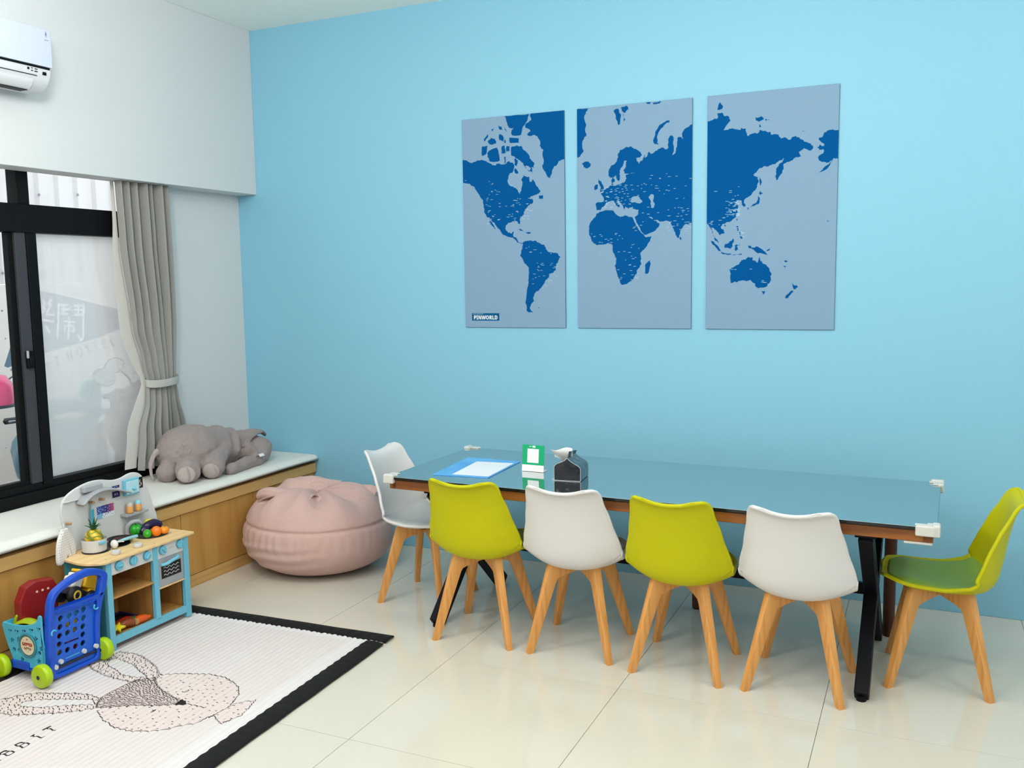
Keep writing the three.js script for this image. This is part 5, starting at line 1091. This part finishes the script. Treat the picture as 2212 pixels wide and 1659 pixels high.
{
  const t = thing('tissue_pack', 'glossy black soft pack of tissues with white seams on the table', 'tissue pack', [2.752, 0.751, 0.90], 0.10);
  const w = 0.066, D = 0.15;
  const s = new THREE.Shape(); s.moveTo(-w, 0.004); s.lineTo(-w, 0.062); s.quadraticCurveTo(-w, 0.072, -0.05, 0.082); s.quadraticCurveTo(-0.01, 0.096, 0.0, 0.112); s.quadraticCurveTo(0.012, 0.095, 0.045, 0.08); s.quadraticCurveTo(w, 0.068, w, 0.058); s.lineTo(w, 0.004); s.quadraticCurveTo(w, 0, w - 0.004, 0); s.lineTo(-w + 0.004, 0); s.quadraticCurveTo(-w, 0, -w, 0.004);
  const film = phys(lin(0.006, 0.008, 0.014), 0.14, { clearcoat: 0.6, clearcoatRoughness: 0.12, bumpMap: sized(dataTexture(128, (u, v) => 0.5 + 0.5 * tileNoise(u, v, 5, 5, 2), false), 0.12), bumpScale: 0.006 });
  part('pack', extrude(s, D, 0.003, [], 10, 2).translate(0, 0, -0.055), film, t);
  const edge = s.getSpacedPoints(60).map((p) => [p.x * 0.985, p.y * 0.985 + 0.001, 0.0955]);
  part('seam', tube(edge, 0.0012, 160, 5, true), std(lin(0.6, 0.6, 0.62), 0.4), t, 'pale welded seam');
  part('fin', sheet((u, v) => V(0.004 * Math.sin(u * 7) + 0.006 * v, 0.106 + 0.034 * v * (1 - 0.5 * u), lerp(0.08, -0.05, u)), 16, 4, 0.002), film, t, 'crimped top fin');
  const ti = thing('tissue_sheet', 'white tissue pulled out of the black soft pack', 'tissue', [2.735, 0.751 + 0.115, 0.93], 0.1);
  part('tissue', sheet((u, v) => { const a = lerp(0.028, -0.072, u), y = lerp(0.030, -0.034, v) * (1 - 0.28 * u) - 0.010 * u * v + 0.006 * Math.sin(u * 6 + v * 2); return V(a, y + 0.006 * u, 0.02 * Math.sin(v * 3 + u * 2) * (0.4 + u) - 0.014 * v); }, 18, 12, 0.0012), std(lin(0.86, 0.85, 0.85), 0.9), ti);
}
// ---------------------------------------------------------------- the alley outside the window
{
  const out = structure('ground_outside');
  part('paving', ext(-9, -TH, -0.30, -0.1, -8, 14, 0), std(lin(0.42, 0.41, 0.39), 0.9), out);
  const w = structure('wall_outside');
  const X = -2.4, YB = 1.735, s = 455, zMax = 2.4, zMin = -2.1, y0 = -0.1;
  seed(404);
  const mural = canvasTexture(2048, Math.round((YB - y0) * s), (c, W, H) => {
    const px = (z) => (zMax - z) * s, py = (y) => (YB - y) * s;
    c.fillStyle = '#e6e3dc'; c.fillRect(0, 0, W, H);
    for (let i = 0; i < 420; i++) { c.fillStyle = 'rgba(110,112,120,' + rr(0.4, 0.9).toFixed(2) + ')'; c.beginPath(); c.arc(rnd() * W, rnd() * H, rr(2, 5), 0, 7); c.fill(); }
    c.fillStyle = '#5c7086'; c.beginPath(); [[-0.02, 1.72], [-0.33, 1.684], [-0.65, 1.617], [-0.875, 1.558], [-1.17, 1.493], [-1.30, 1.45], [-1.23, 1.35], [-0.885, 1.262], [-0.328, 1.164], [0.02, 1.075], [0.05, 1.09], [-0.095, 1.419], [-0.10, 1.5]].forEach(([z, y], i) => (i ? c.lineTo(px(z), py(y)) : c.moveTo(px(z), py(y)))); c.closePath(); c.fill();
    c.strokeStyle = '#f2f5f6'; c.lineCap = 'round'; c.lineJoin = 'round';
    const L = (w, ...pts) => { c.lineWidth = w; c.beginPath(); pts.forEach(([z, y], i) => (i ? c.lineTo(px(z), py(y)) : c.moveTo(px(z), py(y)))); c.stroke(); };
    L(10, [-0.495, 1.573], [-0.46, 1.29]);
    L(9, [-0.518, 1.56], [-0.586, 1.56]); L(9, [-0.515, 1.524], [-0.592, 1.523]); L(9, [-0.512, 1.485], [-0.570, 1.484]); L(9, [-0.546, 1.562], [-0.539, 1.484]);
    L(9, [-0.653, 1.551], [-0.719, 1.549]); L(9, [-0.654, 1.516], [-0.723, 1.511]); L(9, [-0.65, 1.474], [-0.713, 1.469]); L(9, [-0.688, 1.55], [-0.682, 1.473]);
    L(11, [-0.745, 1.553], [-0.717, 1.279], [-0.695, 1.249], [-0.667, 1.293]);
    L(9, [-0.586, 1.456], [-0.588, 1.442]); L(9, [-0.537, 1.421], [-0.636, 1.411]); L(8, [-0.544, 1.389], [-0.537, 1.343]); L(8, [-0.544, 1.384], [-0.63, 1.375], [-0.626, 1.327], [-0.601, 1.334]); L(9, [-0.585, 1.44], [-0.569, 1.275]);
    L(9, [-0.426, 1.611], [-0.391, 1.576], [-0.42, 1.565], [-0.366, 1.49], [-0.437, 1.482]); L(9, [-0.346, 1.598], [-0.361, 1.572], [-0.331, 1.553], [-0.358, 1.531], [-0.332, 1.502]);
    L(9, [-0.22, 1.46], [-0.426, 1.426]); L(9, [-0.355, 1.388], [-0.383, 1.336]);
    c.fillStyle = '#8d8a86'; c.textAlign = 'center'; c.textBaseline = 'middle'; c.font = 'bold 58px sans-serif';
    [['T', -0.03, 1.02], ['O', -0.10, 1.03], ['U', -0.165, 1.04], ['R', -0.225, 1.05], ['I', -0.285, 1.045], ['S', -0.352, 1.038], ['T', -0.446, 1.085], ['H', -0.568, 1.122], ['O', -0.672, 1.143], ['S', -0.760, 1.164], ['T', -0.845, 1.187], ['E', -0.936, 1.203], ['L', -1.028, 1.218]].forEach(([ch, z, y]) => { c.save(); c.translate(px(z), py(y)); c.rotate(-0.18); c.scale(0.72, 1); c.fillText(ch, 0, 0); c.restore(); });
    // pale monstera leaves
    c.fillStyle = '#c9d2c6'; for (const [z, y, r] of [[-1.13, 0.99, 0.09], [-1.22, 0.80, 0.12], [-1.36, 0.95, 0.14]]) for (let k = 0; k < 9; k++) { c.beginPath(); c.ellipse(px(z) + Math.cos(k * 0.7) * r * s * 0.55, py(y) + Math.sin(k * 0.7) * r * s * 0.55, r * s * 0.5, r * s * 0.16, k * 0.7, 0, 7); c.fill(); }
  });
  const board = ext(X - 0.1, X, y0, YB, zMin, zMax, 0);
  { const p = board.attributes.position, uv = board.attributes.uv; for (let i = 0; i < p.count; i++) uv.setXY(i, (zMax - p.getZ(i)) / (zMax - zMin), (p.getY(i) - y0) / (YB - y0)); }
  part('mural_board', board, std(0xffffff, 0.85, { map: mural }), w, 'painted lower wall with lettering');
  part('plain_board', join(ext(X - 0.1, X, y0, YB, zMax, 12, 0), ext(X - 0.1, X, y0, YB, -7, zMin, 0)), std(lin(0.78, 0.76, 0.72), 0.85), w);
  const rib = []; for (let z = -7; z < 12; z += 0.19) rib.push([z, 0], [z + 0.07, 0], [z + 0.095, 0.028], [z + 0.165, 0.028]);
  const shape = [...rib, [12, -0.02], [-7, -0.02]];
  const cg = extrude(shape, 1.9, 0, [], 1, 1); cg.applyMatrix4(new THREE.Matrix4().set(0, 1, 0, X - 0.02, 0, 0, 1, YB + 0.004, 1, 0, 0, 0, 0, 0, 0, 1)); uvMetres(cg);
  part('corrugated_sheet', cg, std(lin(0.80, 0.79, 0.78), 0.6), w, 'white corrugated metal sheet');
  const bolts = []; for (let z = -2.4; z < 2.4; z += 0.38) for (const y of [1.86, 2.5, 3.1]) bolts.push(ball(0.012, X + 0.012, y + (Math.round(z * 7) % 3) * 0.03, z + 0.13, 0.6, 1, 1, 8));
  part('sheet_bolt', join(bolts), std(lin(0.35, 0.35, 0.36), 0.5), w).userData.kind = 'stuff';
  // window ledge outside
  const l = structure('trim_1');
  part('outer_sill', ext(-0.30, -0.092, 0.50, 0.552, 0.4, 3.9, 0.004), std(lin(0.62, 0.62, 0.58), 0.8), l);
}
// scooters parked in the alley
function makeScooter(label, paint, paint2, pos, turn) {
  const t = thing('scooter', label, 'scooter', pos, turn);
  const dark = M.black, chrome = new THREE.MeshStandardMaterial({ color: lin(0.55, 0.55, 0.56), metalness: 0.9, roughness: 0.25 });
  // the scooter faces +x; wheels in the x-y plane
  const tyre = new THREE.TorusGeometry(0.20, 0.055, 12, 32);
  for (const x of [0.56, -0.62]) { const w = part('wheel', uvMetres(tyre.clone().translate(x, 0.255, 0)), dark, t); part('wheel_disc', uvMetres(cyl(0.14, 0.14, 0.06, 0, 0, 0, 24).rotateX(Math.PI / 2).translate(x, 0.255, 0)), std(lin(0.3, 0.3, 0.3), 0.4), w); }
  part('front_mudguard', sheet((u, v) => { const a = lerp(0.25, 2.3, u); return V(0.56 + 0.285 * Math.cos(a), 0.255 + 0.285 * Math.sin(a) - 0.05 * (2 * v - 1) ** 2, lerp(-0.075, 0.075, v)); }, 20, 8, 0.01), paint, t);
  part('leg_shield', sheet((u, v) => { const y = lerp(0.36, 0.92, u), s = 2 * v - 1, w = lerp(0.15, 0.235, Math.sin(Math.min(1, u * 1.25) * 1.9)); return V(0.47 - 0.16 * u - 0.10 * s * s, y, s * w); }, 18, 16, 0.03), paint, t, 'front shield');
  part('nose', sheet((u, v) => { const y = lerp(0.55, 1.0, u), s = 2 * v - 1, w = lerp(0.07, 0.20, u); return V(0.52 - 0.20 * u - 0.08 * s * s, y, s * w); }, 12, 12, 0.02), paint2, t);
  part('headset', uvMetres(limb([[0.27, 1.0, -0.19], [0.30, 1.03, -0.08], [0.30, 1.03, 0.08], [0.27, 1.0, 0.19]], [0.05, 0.075, 0.075, 0.05], 18, 14)), paint, t);
  part('headlight', ball(0.06, 0.355, 1.005, 0, 0.5, 0.62, 1.7, 18), phys(lin(0.85, 0.78, 0.76), 0.12), t, 'pale headlight');
  for (const s of [1, -1]) {
    part('handgrip', limb([[0.26, 1.0, s * 0.18], [0.20, 0.985, s * 0.34]], [0.018, 0.02], 8, 10), dark, t);
    part('brake_lever', limb([[0.29, 1.0, s * 0.18], [0.27, 0.99, s * 0.33]], [0.006, 0.006], 8, 6), chrome, t);
    const m = part('mirror', uvMetres(ball(0.075, 0, 0, 0, 0.25, 0.78, 1, 18).rotateX(s * 0.4).translate(0.22, 1.215, s * 0.255)), dark, t);
    part('mirror_stem', limb([[0.27, 1.03, s * 0.15], [0.26, 1.11, s * 0.16], [0.235, 1.18, s * 0.22]], [0.008, 0.007, 0.007], 12, 8), dark, m);
    part('mirror_glass', uvMetres(ball(0.066, 0, 0, 0, 0.12, 0.78, 1, 18).rotateX(s * 0.4).translate(0.235, 1.215, s * 0.255)), std(lin(0.9, 0.9, 0.92), 0.15), m);
    part('turn_signal', ball(0.03, 0.40, 0.86, s * 0.13, 0.6, 0.5, 1.3, 12), phys(lin(0.8, 0.45, 0.1), 0.2), t);
  }
  part('floorboard', ext(-0.12, 0.36, 0.33, 0.39, -0.16, 0.16, 0.02, 2), dark, t);
  part('rear_body', uvMetres(limb([[-0.10, 0.50, 0], [-0.30, 0.58, 0], [-0.60, 0.66, 0], [-0.85, 0.72, 0]], [0.14, 0.20, 0.17, 0.08], 24, 16)), paint, t);
  part('seat', uvMetres(limb([[-0.05, 0.76, 0], [-0.30, 0.80, 0], [-0.55, 0.83, 0], [-0.78, 0.86, 0]], [0.08, 0.13, 0.12, 0.08], 20, 14).scale(1, 1, 1)), std(lin(0.10, 0.085, 0.075), 0.7), t, 'dark seat');
  part('number_plate', ext(0.405, 0.41, 0.66, 0.74, -0.08, 0.08, 0.003), std(lin(0.8, 0.8, 0.8), 0.4), t);
  part('exhaust', limb([[-0.30, 0.24, -0.17], [-0.60, 0.28, -0.19], [-0.85, 0.34, -0.19]], [0.04, 0.06, 0.05], 12, 12), chrome, t);
  return t;
}
{
  makeScooter('teal blue scooter parked right outside the hazy window pane', phys(lin(0.03, 0.20, 0.30), 0.25), phys(lin(0.05, 0.27, 0.38), 0.25), [-0.92, -0.1, 0.80], -0.45);
  makeScooter('dark teal scooter with light stripes outside the left clear window pane', phys(lin(0.02, 0.13, 0.18), 0.25), phys(lin(0.18, 0.42, 0.52), 0.25), [-1.05, -0.1, 1.62], -0.35);
  makeScooter('brown scooter parked behind, low in the hazy window pane', phys(lin(0.30, 0.24, 0.21), 0.3), phys(lin(0.4, 0.33, 0.3), 0.3), [-1.35, -0.1, -0.35], -0.5);
  const h = thing('pink_helmet', 'bright pink helmet on the scooter at the left window edge', 'helmet', [-0.62, 1.03, 1.47]);
  part('helmet_shell', lathe([[0.125, 0], [0.138, 0.04], [0.13, 0.11], [0.09, 0.17], [0.0, 0.20]], 32), phys(lin(0.85, 0.06, 0.22), 0.2), h);
  part('helmet_rim', uvMetres(new THREE.TorusGeometry(0.127, 0.009, 8, 36).rotateX(Math.PI / 2)), M.black, h);
  const a = thing('turquoise_backrest', 'turquoise rounded pad upright behind the teal blue scooter', 'pad', [-0.70, 0.94, 0.72], -0.2);
  const s = new THREE.Shape(); s.moveTo(-0.065, 0); s.lineTo(-0.065, 0.10); s.absarc(0, 0.10, 0.065, Math.PI, 0, true); s.lineTo(0.065, 0); s.closePath();
  part('pad', extrude(s, 0.05, 0.012, [], 16, 3).rotateY(Math.PI / 2), phys(lin(0.0, 0.55, 0.55), 0.4), a);
  part('pad_stand', ext(0.01, 0.03, -0.12, 0.01, -0.02, 0.02, 0.004), M.black, a);
}
renderer.render(scene, camera);
